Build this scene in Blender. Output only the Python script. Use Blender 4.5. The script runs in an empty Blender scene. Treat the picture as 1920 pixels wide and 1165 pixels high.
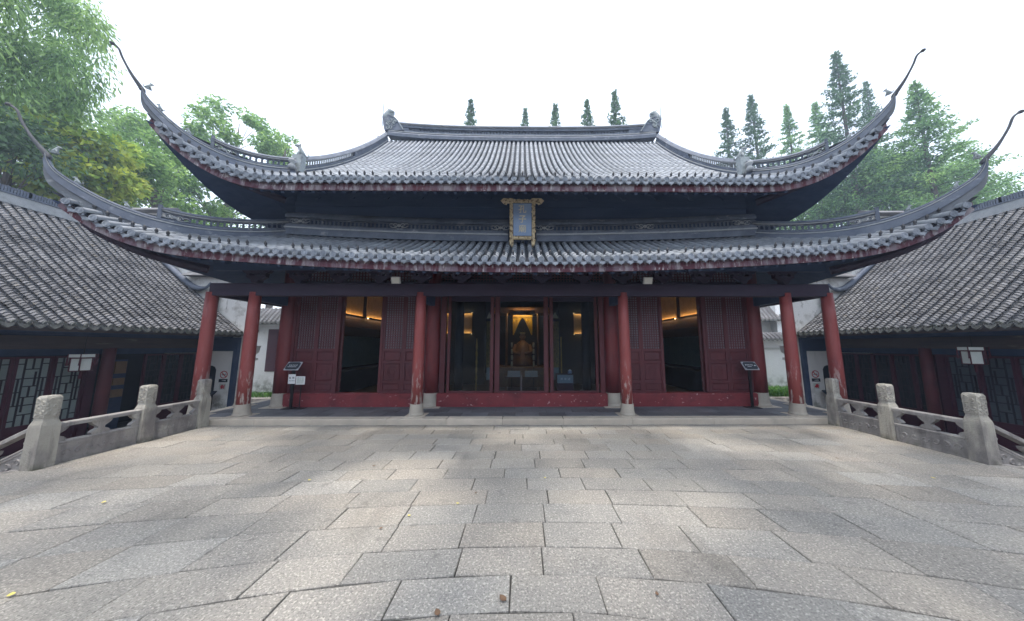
import bpy, math, random
from mathutils import Vector, Matrix
R = math.radians
scene = bpy.context.scene
COL = scene.collection
rng = random.Random(7)

# ------------------------------------------------------------------ camera, sky, sun, exposure
EYE = 1.75
cam_d = bpy.data.cameras.new('camera'); cam = bpy.data.objects.new('camera', cam_d); COL.objects.link(cam)
cam_d.sensor_width = 36.0; cam_d.lens = 36.0 * 540.0 / 1920.0
cam_d.shift_x = -(984.0 - 960.0) / 1920.0
cam_d.clip_start = 0.05; cam_d.clip_end = 2000
cam.location = (0, 0, EYE); cam.rotation_euler = (R(97), 0, R(-0.5))
scene.camera = cam

SUN_EL, SUN_AZ = 80.0, 200.0     # azimuth measured from +Y towards +X: the sun stands high behind the camera
w = bpy.data.worlds.new('World'); scene.world = w; w.use_nodes = True
wn = w.node_tree.nodes; wl_ = w.node_tree.links
for n in list(wn): wn.remove(n)
sky = wn.new('ShaderNodeTexSky'); sky.sky_type = 'NISHITA'; sky.sun_disc = False
sky.sun_elevation = R(SUN_EL); sky.sun_rotation = R(SUN_AZ); sky.air_density = 1.0; sky.dust_density = 3.0
bg1 = wn.new('ShaderNodeBackground'); bg1.inputs['Strength'].default_value = 0.09
wl_.new(sky.outputs[0], bg1.inputs[0])
bg2 = wn.new('ShaderNodeBackground'); bg2.inputs[0].default_value = (0.84, 0.91, 1.0, 1); bg2.inputs[1].default_value = 0.85
ad = wn.new('ShaderNodeAddShader'); wo = wn.new('ShaderNodeOutputWorld')
wl_.new(bg1.outputs[0], ad.inputs[0]); wl_.new(bg2.outputs[0], ad.inputs[1]); wl_.new(ad.outputs[0], wo.inputs[0])

sun_d = bpy.data.lights.new('sun', 'SUN'); sun_d.energy = 2.3; sun_d.angle = R(3.2); sun_d.color = (1.0, 0.93, 0.84)
sun = bpy.data.objects.new('sun', sun_d); COL.objects.link(sun)
el, az = R(SUN_EL), R(SUN_AZ)
to_sun = Vector((math.cos(el) * math.sin(az), math.cos(el) * math.cos(az), math.sin(el)))
sun.rotation_euler = to_sun.to_track_quat('Z', 'Y').to_euler(); sun.location = to_sun * 60

scene.view_settings.view_transform = 'Standard'; scene.view_settings.look = 'None'
scene.view_settings.exposure = 0.90; scene.view_settings.gamma = 1.0
scene.render.engine = 'CYCLES'
scene.cycles.use_denoising = True; scene.cycles.use_adaptive_sampling = True; scene.cycles.adaptive_threshold = 0.02
scene.cycles.max_bounces = 4; scene.cycles.diffuse_bounces = 2; scene.cycles.glossy_bounces = 2
scene.cycles.transmission_bounces = 4; scene.cycles.transparent_max_bounces = 10; scene.cycles.volume_bounces = 0
scene.cycles.caustics_reflective = False; scene.cycles.caustics_refractive = False

# ------------------------------------------------------------------ materials
MATS = {}
def mat(name, c1, c2=None, scale=4.0, rough=0.8, bump=0.15, bscale=None, stretch=(1, 1, 1), layers=(), objrand=0.0,
        islrand=0.0, objtint=None, metal=0.0, spec=0.4, transl=0.0, detail=6.0, emis=None):
    """procedural surface: two base tones by noise, extra stain layers (colour, scale, lo, hi, stretch, amount), per-object variation"""
    m = bpy.data.materials.new(name); m.use_nodes = True; MATS[name] = m
    N, L = m.node_tree.nodes, m.node_tree.links
    b = N['Principled BSDF']; out = N['Material Output']
    b.inputs['Roughness'].default_value = rough; b.inputs['Metallic'].default_value = metal
    b.inputs['Specular IOR Level'].default_value = spec
    geo = N.new('ShaderNodeNewGeometry'); oi = N.new('ShaderNodeObjectInfo')
    def vec(st, off=True):
        mul = N.new('ShaderNodeVectorMath'); mul.operation = 'MULTIPLY'; mul.inputs[1].default_value = st
        L.new(geo.outputs['Position'], mul.inputs[0])
        return mul.outputs[0]
    def noise(sc, st=(1, 1, 1), det=detail, ro=0.6):
        n = N.new('ShaderNodeTexNoise'); n.inputs['Scale'].default_value = sc; n.inputs['Detail'].default_value = det
        n.inputs['Roughness'].default_value = ro
        L.new(vec(st), n.inputs['Vector']); return n.outputs[0]
    def mix(fac, a, c, mode='MIX'):
        x = N.new('ShaderNodeMix'); x.data_type = 'RGBA'; x.blend_type = mode
        for sock, val in ((x.inputs[0], fac), (x.inputs[6], a), (x.inputs[7], c)):
            if isinstance(val, (int, float)): sock.default_value = val
            elif isinstance(val, tuple): sock.default_value = (*val[:3], 1)
            else: L.new(val, sock)
        return x.outputs[2]
    def ramp(val, lo, hi):
        r = N.new('ShaderNodeMapRange'); r.inputs[1].default_value = lo; r.inputs[2].default_value = hi
        L.new(val, r.inputs[0]); return r.outputs[0]
    col = c1
    if c2 is not None: col = mix(ramp(noise(scale, stretch), 0.32, 0.68), c1, c2)
    for ly in layers:
        cc, sc, lo, hi = ly[:4]; st = ly[4] if len(ly) > 4 else (1, 1, 1); am = ly[5] if len(ly) > 5 else 1.0
        f = ramp(noise(sc, st), lo, hi)
        if len(ly) > 6 and ly[6]:                      # wear limited to a height band (z0, z1 full -> none)
            sx = N.new('ShaderNodeSeparateXYZ'); L.new(geo.outputs['Position'], sx.inputs[0])
            h = ramp(sx.outputs[2], ly[6][1], ly[6][0])
            mm = N.new('ShaderNodeMath'); mm.operation = 'MULTIPLY'; L.new(f, mm.inputs[0]); L.new(h, mm.inputs[1]); f = mm.outputs[0]
        if am != 1.0:
            mm = N.new('ShaderNodeMath'); mm.operation = 'MULTIPLY'; L.new(f, mm.inputs[0]); mm.inputs[1].default_value = am; f = mm.outputs[0]
        col = mix(f, col, cc)
    if objtint:
        m1 = N.new('ShaderNodeMath'); m1.operation = 'MULTIPLY'; m1.inputs[1].default_value = 7.31; L.new(oi.outputs['Random'], m1.inputs[0])
        m2 = N.new('ShaderNodeMath'); m2.operation = 'FRACT'; L.new(m1.outputs[0], m2.inputs[0])
        m3 = N.new('ShaderNodeMath'); m3.operation = 'MULTIPLY'; m3.inputs[1].default_value = objtint[1]; L.new(m2.outputs[0], m3.inputs[0])
        col = mix(m3.outputs[0], col, objtint[0], 'MULTIPLY')
    for amt, src in ((objrand, oi.outputs['Random']), (islrand, geo.outputs['Random Per Island'])):
        if amt:
            hsv = N.new('ShaderNodeHueSaturation')
            r = N.new('ShaderNodeMapRange'); L.new(src, r.inputs[0]); r.inputs[3].default_value = 1 - amt; r.inputs[4].default_value = 1 + amt
            L.new(r.outputs[0], hsv.inputs['Value'])
            if isinstance(col, tuple): hsv.inputs['Color'].default_value = (*col, 1)
            else: L.new(col, hsv.inputs['Color'])
            if transl:
                r2 = N.new('ShaderNodeMapRange'); L.new(src, r2.inputs[0]); r2.inputs[3].default_value = 0.52; r2.inputs[4].default_value = 0.49
                L.new(r2.outputs[0], hsv.inputs['Hue'])
            col = hsv.outputs[0]
    if isinstance(col, tuple): b.inputs['Base Color'].default_value = (*col, 1)
    else: L.new(col, b.inputs['Base Color'])
    if bump:
        bp = N.new('ShaderNodeBump'); bp.inputs['Strength'].default_value = bump; bp.inputs['Distance'].default_value = 0.02
        L.new(noise(bscale or scale * 6, stretch), bp.inputs['Height']); L.new(bp.outputs[0], b.inputs['Normal'])
    if emis:
        b.inputs['Emission Color'].default_value = (*emis[0], 1); b.inputs['Emission Strength'].default_value = emis[1]
    if transl:
        t = N.new('ShaderNodeBsdfTranslucent'); ms = N.new('ShaderNodeMixShader'); ms.inputs[0].default_value = transl
        if isinstance(col, tuple): t.inputs[0].default_value = (*col, 1)
        else: L.new(col, t.inputs[0])
        L.new(b.outputs[0], ms.inputs[1]); L.new(t.outputs[0], ms.inputs[2]); L.new(ms.outputs[0], out.inputs[0])
    return m

def glass_mat(name, tint=(0.6, 0.65, 0.7), gloss=0.10):
    m = bpy.data.materials.new(name); m.use_nodes = True; MATS[name] = m
    N, L = m.node_tree.nodes, m.node_tree.links; N.remove(N['Principled BSDF'])
    t = N.new('ShaderNodeBsdfTransparent'); t.inputs[0].default_value = (*tint, 1)
    g = N.new('ShaderNodeBsdfGlossy'); g.inputs['Roughness'].default_value = 0.03
    ms = N.new('ShaderNodeMixShader'); ms.inputs[0].default_value = gloss
    L.new(t.outputs[0], ms.inputs[1]); L.new(g.outputs[0], ms.inputs[2]); L.new(ms.outputs[0], N['Material Output'].inputs[0])
    return m

mat('granite', (0.262, 0.254, 0.240), (0.355, 0.335, 0.298), 0.8, 0.9, 0.5, 60, objrand=0.10, islrand=0.03, objtint=((1.0, 0.91, 0.82), 0.5), spec=0.25,
    layers=[((0.22, 0.215, 0.205), 1.7, 0.50, 0.72, (1, 1, 1), 0.55), ((0.40, 0.34, 0.285), 1.1, 0.56, 0.78, (1, 1, 1), 0.3),
            ((0.095, 0.09, 0.085), 66, 0.51, 0.62, (1, 1, 1), 0.55), ((0.66, 0.62, 0.56), 52, 0.54, 0.62, (1, 1, 1), 0.5),
            ((0.13, 0.125, 0.12), 5.0, 0.60, 0.72, (1, 1, 1), 0.5), ((0.10, 0.097, 0.09), 0.9, 0.56, 0.72, (1.6, 0.6, 1), 0.4), ((0.62, 0.60, 0.56), 7.0, 0.70, 0.74, (1, 2, 1), 0.5)])
mat('joint_earth', (0.025, 0.024, 0.022), (0.085, 0.08, 0.07), 3, 0.95)
mat('kerb_stone', (0.45, 0.40, 0.335), (0.56, 0.49, 0.41), 3, 0.85, 0.3, 60, objrand=0.08,
    layers=[((0.2, 0.19, 0.18), 90, 0.55, 0.7, (1, 1, 1), 0.5), ((0.25, 0.23, 0.2), 2.0, 0.6, 0.8, (1, 1, 1), 0.5)])
mat('slate_floor', (0.085, 0.09, 0.105), (0.15, 0.155, 0.17), 1.5, 0.6, 0.2, 25, objrand=0.22,
    layers=[((0.27, 0.27, 0.28), 3.0, 0.6, 0.8, (1, 3, 1), 0.5)])
mat('weathered_stone', (0.245, 0.23, 0.228), (0.36, 0.34, 0.32), 2.5, 0.9, 0.6, 45,
    layers=[((0.11, 0.10, 0.105), 7, 0.52, 0.66, (1, 1, 0.15), 0.6), ((0.13, 0.115, 0.12), 2.2, 0.48, 0.68, (1, 1, 0.7), 0.75), ((0.56, 0.54, 0.49), 3.0, 0.6, 0.72, (1, 1, 0.8), 0.7),
            ((0.09, 0.09, 0.07), 5, 0.5, 0.65, (1, 1, 1), 0.8, (0.0, 0.12))])
mat('post_stone', (0.35, 0.33, 0.29), (0.47, 0.445, 0.385), 2.0, 0.9, 0.6, 45,
    layers=[((0.13, 0.12, 0.115), 9, 0.52, 0.66, (1, 1, 0.12), 0.6), ((0.16, 0.145, 0.15), 2.6, 0.47, 0.62, (1, 1, 0.5), 0.8), ((0.10, 0.10, 0.07), 6, 0.45, 0.6, (1, 1, 1), 0.85, (0.0, 0.10))])
mat('drum_stone', (0.36, 0.325, 0.28), (0.46, 0.42, 0.36), 3, 0.85, 0.25, 40, layers=[((0.2, 0.18, 0.16), 3, 0.6, 0.8, (1, 1, 0.3), 0.6)])
TL = [((0.40, 0.42, 0.45), 2.2, 0.54, 0.74, (1, 1, 1), 0.5), ((0.075, 0.08, 0.095), 3.5, 0.56, 0.74, (1, 1, 1), 0.65),
      ((0.20, 0.20, 0.13), 2.0, 0.64, 0.80, (1, 1, 1), 0.5)]
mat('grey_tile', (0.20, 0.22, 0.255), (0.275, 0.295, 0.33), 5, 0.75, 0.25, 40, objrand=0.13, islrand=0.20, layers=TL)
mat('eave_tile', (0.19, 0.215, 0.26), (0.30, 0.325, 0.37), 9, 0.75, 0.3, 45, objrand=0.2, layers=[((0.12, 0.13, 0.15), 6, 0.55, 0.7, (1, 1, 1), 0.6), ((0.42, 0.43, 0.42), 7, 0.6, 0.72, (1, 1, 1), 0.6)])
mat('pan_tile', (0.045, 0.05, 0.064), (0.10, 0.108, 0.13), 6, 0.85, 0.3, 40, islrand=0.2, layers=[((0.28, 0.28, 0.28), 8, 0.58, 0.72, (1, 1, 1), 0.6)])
mat('ridge_tile', (0.085, 0.105, 0.15), (0.15, 0.17, 0.215), 3, 0.7, 0.25, 30, layers=[((0.40, 0.41, 0.42), 4.0, 0.6, 0.74, (1, 1, 2), 0.7), ((0.05, 0.055, 0.07), 2, 0.55, 0.75, (1, 1, 1), 0.5)])
mat('plate_grey', (0.12, 0.13, 0.155), (0.20, 0.21, 0.23), 4, 0.8, 0.3, 30, layers=[((0.38, 0.39, 0.40), 6, 0.58, 0.68, (1, 1, 1), 0.7)])
mat('horn_dark', (0.055, 0.06, 0.075), (0.10, 0.10, 0.11), 5, 0.7, 0.2)
mat('ridge_light', (0.30, 0.315, 0.34), (0.42, 0.43, 0.44), 4, 0.8, 0.25, 30, layers=[((0.12, 0.13, 0.15), 4, 0.55, 0.72, (1, 1, 1), 0.7)])
mat('ridge_carving', (0.24, 0.28, 0.31), (0.38, 0.41, 0.42), 7, 0.8, 0.35, 40, layers=[((0.07, 0.08, 0.1), 7, 0.52, 0.68, (1, 1, 1), 0.7)])
mat('tile_nail', (0.03, 0.032, 0.04), (0.06, 0.06, 0.065), 20, 0.6)
mat('small_tile', (0.095, 0.097, 0.108), (0.165, 0.166, 0.175), 2.2, 0.85, 0.35, 30, islrand=0.3, objrand=0.1,
    layers=[((0.25, 0.245, 0.24), 1.3, 0.55, 0.75, (1, 1, 1), 0.5), ((0.045, 0.048, 0.06), 2.6, 0.55, 0.75, (1, 1, 1), 0.7), ((0.15, 0.13, 0.1), 6, 0.6, 0.7, (1, 1, 1), 0.6)])
mat('small_tile_edge', (0.11, 0.12, 0.12), (0.19, 0.19, 0.18), 8, 0.85, 0.35, 40, objrand=0.25, layers=[((0.09, 0.11, 0.08), 7, 0.5, 0.7, (1, 1, 1), 0.6)])
FL = [((0.30, 0.275, 0.29), 6.5, 0.50, 0.60, (1.0, 1.0, 0.30), 0.75), ((0.17, 0.125, 0.15), 5.5, 0.50, 0.60, (1.3, 1.0, 0.25), 0.8), ((0.48, 0.45, 0.45), 14, 0.60, 0.66, (1.0, 1.0, 0.35), 0.7)]
mat('eave_fascia', (0.095, 0.022, 0.032), (0.06, 0.022, 0.036), 1.5, 0.8, 0.35, 20, layers=FL)
mat('veil_blue_timber', (0.028, 0.050, 0.108), (0.046, 0.072, 0.14), 2.5, 0.7, 0.2, 12, stretch=(0.3, 2, 2))  # navy veil of light under the eaves is put into the timber colour
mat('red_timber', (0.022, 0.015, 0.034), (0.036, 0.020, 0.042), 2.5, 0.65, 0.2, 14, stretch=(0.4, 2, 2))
mat('column_red', (0.23, 0.048, 0.047), (0.30, 0.072, 0.066), 1.8, 0.5, 0.12, 14, stretch=(2.5, 2.5, 0.5), spec=0.4,
    layers=[((0.13, 0.02, 0.026), 2.4, 0.55, 0.75, (3, 3, 0.5), 0.65), ((0.70, 0.66, 0.63), 11, 0.545, 0.60, (1.5, 1.5, 0.30), 0.9, (0.4, 1.45)), ((0.34, 0.13, 0.13), 5, 0.55, 0.75, (2, 2, 0.5), 0.5)])
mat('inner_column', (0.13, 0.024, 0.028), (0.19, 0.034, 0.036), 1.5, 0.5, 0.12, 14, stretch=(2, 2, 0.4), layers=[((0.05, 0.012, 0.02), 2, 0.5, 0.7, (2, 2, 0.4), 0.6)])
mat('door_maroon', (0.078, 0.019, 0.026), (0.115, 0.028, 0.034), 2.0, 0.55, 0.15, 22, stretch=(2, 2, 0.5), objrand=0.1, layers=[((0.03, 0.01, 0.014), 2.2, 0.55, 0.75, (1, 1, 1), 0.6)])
mat('sill_red', (0.22, 0.036, 0.042), (0.16, 0.028, 0.036), 2.5, 0.65, 0.25, 25,
    layers=[((0.08, 0.015, 0.02), 2.5, 0.52, 0.72, (1, 1, 1.5), 0.75), ((0.60, 0.45, 0.44), 9, 0.64, 0.68, (1, 1, 1.5), 0.7)])
mat('lattice_pane', (0.17, 0.165, 0.20), (0.25, 0.24, 0.27), 3, 0.25, 0.0, spec=0.5, objrand=0.1)  # sky reflection in the glass is put into this pale tone
mat('plaster', (0.80, 0.81, 0.81), (0.86, 0.86, 0.85), 1.2, 0.9, 0.12, 18,
    layers=[((0.55, 0.55, 0.54), 1.4, 0.55, 0.75, (1, 1, 0.5), 0.5), ((0.12, 0.13, 0.09), 3.2, 0.42, 0.6, (1, 1, 1), 0.75, (-0.3, 0.35)), ((0.42, 0.42, 0.41), 5, 0.62, 0.74, (1, 1, 0.3), 0.4)])
mat('plaster_stained', (0.66, 0.655, 0.64), (0.75, 0.74, 0.72), 1.2, 0.9, 0.15, 18,
    layers=[((0.30, 0.28, 0.25), 2.4, 0.5, 0.66, (1, 1, 1), 0.7), ((0.14, 0.13, 0.11), 6, 0.6, 0.7, (1, 1, 0.4), 0.6)])
mat('gold', (0.56, 0.43, 0.25), (0.70, 0.58, 0.38), 14, 0.45, 0.6, 60, metal=0.35, layers=[((0.12, 0.07, 0.04), 16, 0.5, 0.62, (1, 1, 1), 0.85)])
mat('gold_flat', (0.66, 0.56, 0.36), (0.76, 0.68, 0.50), 8, 0.5, 0.1, metal=0.2)
mat('plaque_blue', (0.20, 0.29, 0.46), (0.27, 0.36, 0.52), 3, 0.4, 0.05)
mat('black_metal', (0.012, 0.013, 0.016), (0.022, 0.022, 0.026), 10, 0.4, 0.05)
mat('board_black', (0.016, 0.024, 0.036), None, 10, 0.35, 0.0)
mat('board_edge', (0.42, 0.43, 0.48), None, 10, 0.4, 0.0)
mat('white_print', (0.80, 0.82, 0.85), None, 10, 0.6, 0.0)
mat('dark_print', (0.05, 0.07, 0.10), None, 10, 0.6, 0.0)
mat('red_print', (0.50, 0.03, 0.05), None, 10, 0.6, 0.0)
mat('lantern_red', (0.075, 0.014, 0.026), None, 10, 0.6, 0.0)
mat('lantern_dim', (0.035, 0.035, 0.05), None, 10, 0.6, 0.0)
mat('paper', (0.74, 0.76, 0.78), (0.68, 0.70, 0.72), 6, 0.7, 0.0)
mat('paper_tint', (0.55, 0.60, 0.58), (0.62, 0.66, 0.64), 8, 0.7, 0.0)
mat('lamp_housing', (0.55, 0.56, 0.58), (0.62, 0.62, 0.62), 8, 0.5, 0.0)
mat('lamp_lens', (0.70, 0.72, 0.68), (0.78, 0.79, 0.76), 30, 0.2, 0.0)
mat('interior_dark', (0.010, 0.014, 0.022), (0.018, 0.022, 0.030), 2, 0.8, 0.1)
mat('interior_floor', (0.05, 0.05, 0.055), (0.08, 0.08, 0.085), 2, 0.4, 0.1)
mat('dim_board', (0.26, 0.17, 0.10), (0.20, 0.13, 0.08), 6, 0.6, 0.1)
mat('panel_wood', (0.60, 0.42, 0.25), (0.48, 0.32, 0.18), 6, 0.6, 0.1, layers=[((0.14, 0.08, 0.05), 18, 0.6, 0.68, (1, 1, 1), 0.6)])
mat('warm_strip', (0.9, 0.6, 0.3), None, emis=((1.0, 0.60, 0.22), 7.0), bump=0)
mat('shrine_fill', (0.9, 0.6, 0.2), None, emis=((1.0, 0.68, 0.30), 20.0), bump=0)  # unseen fill light added for the shrine curtains
mat('curtain_yellow', (0.80, 0.50, 0.06), (0.62, 0.34, 0.03), 12, 0.7, 0.2, stretch=(6, 6, 0.4))
mat('statue_robe', (0.16, 0.08, 0.05), (0.24, 0.13, 0.06), 6, 0.5, 0.2, layers=[((0.45, 0.28, 0.08), 10, 0.6, 0.68, (1, 1, 1), 0.6)])
mat('statue_skin', (0.35, 0.20, 0.11), None, rough=0.5, bump=0)
mat('brass', (0.55, 0.36, 0.10), (0.42, 0.26, 0.07), 9, 0.35, 0.1, metal=0.6)
mat('banner_brocade', (0.34, 0.24, 0.10), (0.50, 0.38, 0.14), 12, 0.7, 0.1, layers=[((0.10, 0.07, 0.05), 14, 0.5, 0.62, (1, 1, 1), 0.8)])
mat('banner_base', (0.26, 0.36, 0.36), (0.34, 0.44, 0.42), 6, 0.7, 0.0)
mat('table_cloth', (0.36, 0.42, 0.44), (0.28, 0.34, 0.36), 5, 0.6, 0.0)
mat('window_pale', (0.20, 0.25, 0.255), (0.28, 0.33, 0.325), 2.5, 0.3, 0.0, objrand=0.15)
mat('window_dim', (0.05, 0.065, 0.085), (0.08, 0.10, 0.12), 2.5, 0.3, 0.0, objrand=0.2)
mat('lattice_dark', (0.02, 0.018, 0.026), (0.03, 0.026, 0.034), 6, 0.6, 0.1)
mat('dado_maroon', (0.055, 0.014, 0.030), (0.075, 0.02, 0.036), 3, 0.5, 0.15, stretch=(1, 1, 2))
mat('side_column', (0.085, 0.022, 0.030), (0.12, 0.03, 0.036), 3, 0.55, 0.1)
mat('wood_grey', (0.10, 0.085, 0.085), (0.055, 0.05, 0.06), 2, 0.8, 0.3, 14, stretch=(3, 0.4, 3), layers=[((0.30, 0.27, 0.24), 3, 0.62, 0.72, (2, 0.4, 2), 0.6)])
mat('ground_soil', (0.16, 0.155, 0.15), (0.23, 0.22, 0.21), 1.0, 0.95, 0.3, 12)
mat('coping_white', (0.56, 0.57, 0.56), (0.66, 0.66, 0.64), 4, 0.9, 0.1)
mat('grass_blade', (0.055, 0.15, 0.025), (0.10, 0.22, 0.04), 5, 0.7, 0, islrand=0.3, transl=0.3)
LEAF = dict(rough=0.6, bump=0, islrand=0.5, spec=0.25, detail=2.0)
mat('leaf_redwood', (0.20, 0.34, 0.12), (0.40, 0.56, 0.20), 0.6, transl=0.55, **LEAF)
mat('leaf_spire', (0.06, 0.13, 0.06), (0.10, 0.19, 0.075), 0.4, transl=0.28, **LEAF)
mat('leaf_spire_pale', (0.125, 0.25, 0.09), (0.24, 0.39, 0.13), 0.4, transl=0.40, **LEAF)
mat('leaf_camphor', (0.15, 0.28, 0.075), (0.29, 0.44, 0.12), 0.5, transl=0.45, **LEAF)
mat('leaf_dark', (0.055, 0.11, 0.045), (0.09, 0.16, 0.06), 0.5, transl=0.32, **LEAF)
mat('leaf_magnolia', (0.20, 0.34, 0.05), (0.52, 0.54, 0.09), 0.9, transl=0.36, **LEAF)
mat('bark', (0.07, 0.055, 0.045), (0.13, 0.105, 0.085), 6, 0.95, 0.5, 20, stretch=(3, 3, 0.5))
mat('fallen_yellow', (0.62, 0.50, 0.10), (0.70, 0.60, 0.2), 10, 0.7, 0)
mat('fallen_brown', (0.15, 0.085, 0.05), (0.20, 0.12, 0.07), 10, 0.7, 0)
glass_mat('door_glass', (0.72, 0.78, 0.84), 0.012)

# ------------------------------------------------------------------ mesh helpers
V = Vector
class MB:
    """collects vertices and faces of one mesh, in world coordinates"""
    def __init__(s): s.v = []; s.f = []
    def add(s, vs, fs):
        k = len(s.v); s.v += [tuple(p) for p in vs]; s.f += [tuple(i + k for i in f) for f in fs]; return s
    def box(s, x0, x1, y0, y1, z0, z1):
        return s.add([(x0, y0, z0), (x1, y0, z0), (x1, y1, z0), (x0, y1, z0), (x0, y0, z1), (x1, y0, z1), (x1, y1, z1), (x0, y1, z1)],
                     [(0, 3, 2, 1), (4, 5, 6, 7), (0, 1, 5, 4), (1, 2, 6, 5), (2, 3, 7, 6), (3, 0, 4, 7)])
    def cbox(s, x0, x1, y0, y1, z0, z1, c=0.01):
        """box with chamfered top edge"""
        a = [(x0, y0), (x1, y0), (x1, y1), (x0, y1)]; b = [(x0 + c, y0 + c), (x1 - c, y0 + c), (x1 - c, y1 - c), (x0 + c, y1 - c)]
        vs = [(*p, z0) for p in a] + [(*p, z1 - c) for p in a] + [(*p, z1) for p in b]
        fs = [(3, 2, 1, 0), (8, 9, 10, 11)]
        for k in (0, 4):
            for i in range(4): j = (i + 1) % 4; fs.append((k + i, k + j, k + 4 + j, k + 4 + i))
        return s.add(vs, fs)
    def obox(s, c, ax, h):
        """box with axes ax (3 unit vectors) and half sizes h round c"""
        c = V(c); a = [V(q) * k for q, k in zip(ax, h)]
        P = [c + a[0] * i + a[1] * j + a[2] * k for k in (-1, 1) for (i, j) in ((-1, -1), (1, -1), (1, 1), (-1, 1))]
        return s.add(P, [(0, 3, 2, 1), (4, 5, 6, 7), (0, 1, 5, 4), (1, 2, 6, 5), (2, 3, 7, 6), (3, 0, 4, 7)])
    def tube(s, path, r, n=6, caps=True, squash=1.0):
        path = [V(p) for p in path]; rs = r if isinstance(r, (list, tuple)) else [r] * len(path)
        k = len(s.v); m = len(path); fs = []; vs = []; ref = None
        for i, p in enumerate(path):
            t = (path[min(i + 1, m - 1)] - path[max(i - 1, 0)]).normalized()
            if ref is None: ref = V((0, 0, 1)) if abs(t.z) < 0.9 else V((0, 1, 0))
            u = ref - t * ref.dot(t)
            if u.length < 1e-4: u = t.orthogonal()
            u.normalize(); q = t.cross(u); ref = u
            for j in range(n):
                a = 2 * math.pi * j / n
                vs.append(p + (u * math.cos(a) * squash + q * math.sin(a)) * rs[i])
        for i in range(m - 1):
            for j in range(n): j2 = (j + 1) % n; fs.append((i * n + j, i * n + j2, (i + 1) * n + j2, (i + 1) * n + j))
        if caps: fs.append(tuple(range(n))[::-1]); fs.append(tuple((m - 1) * n + j for j in range(n)))
        return s.add(vs, fs)
    def lathe(s, prof, c, n=16):
        c = V(c); vs = []; fs = []
        for r, z in prof:
            for j in range(n): a = 2 * math.pi * j / n; vs.append((c.x + r * math.cos(a), c.y + r * math.sin(a), c.z + z))
        for i in range(len(prof) - 1):
            for j in range(n): j2 = (j + 1) % n; fs.append((i * n + j, i * n + j2, (i + 1) * n + j2, (i + 1) * n + j))
        fs.append(tuple(range(n))[::-1]); fs.append(tuple((len(prof) - 1) * n + j for j in range(n)))
        return s.add(vs, fs)
    def ell(s, c, rad, n=8, m=5, rot=None):
        vs = []; fs = []
        for i in range(m + 1):
            th = math.pi * i / m
            for j in range(n):
                a = 2 * math.pi * j / n
                p = V((rad[0] * math.sin(th) * math.cos(a), rad[1] * math.sin(th) * math.sin(a), rad[2] * math.cos(th)))
                if rot: p = rot @ p
                vs.append(V(c) + p)
        for i in range(m):
            for j in range(n): j2 = (j + 1) % n; fs.append((i * n + j, (i + 1) * n + j, (i + 1) * n + j2, i * n + j2))
        return s.add(vs, fs)
    def prism(s, poly, o, u, v, nrm, d):
        """polygon (a,b) in the plane o + a u + b v, thickened by d along nrm"""
        o, u, v, nrm = V(o), V(u), V(v), V(nrm); n = len(poly)
        A = [o + u * a + v * b for a, b in poly]; B = [p + nrm * d for p in A]
        fs = [tuple(range(n))[::-1], tuple(range(n, 2 * n))] + [(i, (i + 1) % n, n + (i + 1) % n, n + i) for i in range(n)]
        return s.add(A + B, fs)
    def grid(s, rows):
        """rows of equal length joined to quads"""
        m = len(rows[0]); vs = [p for r in rows for p in r]
        fs = [(i * m + j, i * m + j + 1, (i + 1) * m + j + 1, (i + 1) * m + j) for i in range(len(rows) - 1) for j in range(m - 1)]
        return s.add(vs, fs)
    def sweep(s, path, prof, side=None, scl=None):
        """closed profile (a sideways, b up) carried along a path; sideways stays level"""
        path = [V(p) for p in path]; m = len(path); n = len(prof); vs = []; fs = []
        for i, p in enumerate(path):
            t = path[min(i + 1, m - 1)] - path[max(i - 1, 0)]; t.z = 0
            sd = V(side) if side else V((t.y, -t.x, 0)).normalized()
            k = scl[i] if scl else 1.0
            for a, b in prof: vs.append(p + sd * a * k + V((0, 0, b * k)))
        for i in range(m - 1):
            for j in range(n): j2 = (j + 1) % n; fs.append((i * n + j, i * n + j2, (i + 1) * n + j2, (i + 1) * n + j))
        fs.append(tuple(range(n))[::-1]); fs.append(tuple((m - 1) * n + j for j in range(n)))
        return s.add(vs, fs)

WL = {}
def place(o, parent, loc):
    COL.objects.link(o); loc = V(loc); WL[o.name] = loc
    if parent is not None:
        o.parent = parent; o.location = loc - WL[parent.name]
    else: o.location = loc
    return o
def mesh_of(name, mb, m, smooth=False, loc=(0, 0, 0)):
    me = bpy.data.meshes.new(name); l = V(loc)
    me.from_pydata([V(p) - l for p in mb.v], [], mb.f); me.materials.append(MATS[m]); me.update()
    if smooth: me.polygons.foreach_set('use_smooth', [True] * len(me.polygons))
    return me
def ob(name, mb, m, parent=None, smooth=False, loc=None, **props):
    if loc is None:
        if parent is None:
            xs = [p[0] for p in mb.v]; ys = [p[1] for p in mb.v]; zs = [p[2] for p in mb.v]
            loc = ((min(xs) + max(xs)) / 2, (min(ys) + max(ys)) / 2, min(zs))
        else: loc = WL[parent.name]
    o = place(bpy.data.objects.new(name, mesh_of(name, mb, m, smooth, loc)), parent, loc)
    for k, val in props.items(): o[k] = val
    return o
def inst(name, me, parent, loc, rot=(0, 0, 0), scl=(1, 1, 1)):
    o = place(bpy.data.objects.new(name, me), parent, loc); o.rotation_euler = rot; o.scale = scl; return o
def thing(name, label, category, loc, group=None):
    o = place(bpy.data.objects.new(name, None), None, loc); o['label'] = label; o['category'] = category
    if group: o['group'] = group
    return o
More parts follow.
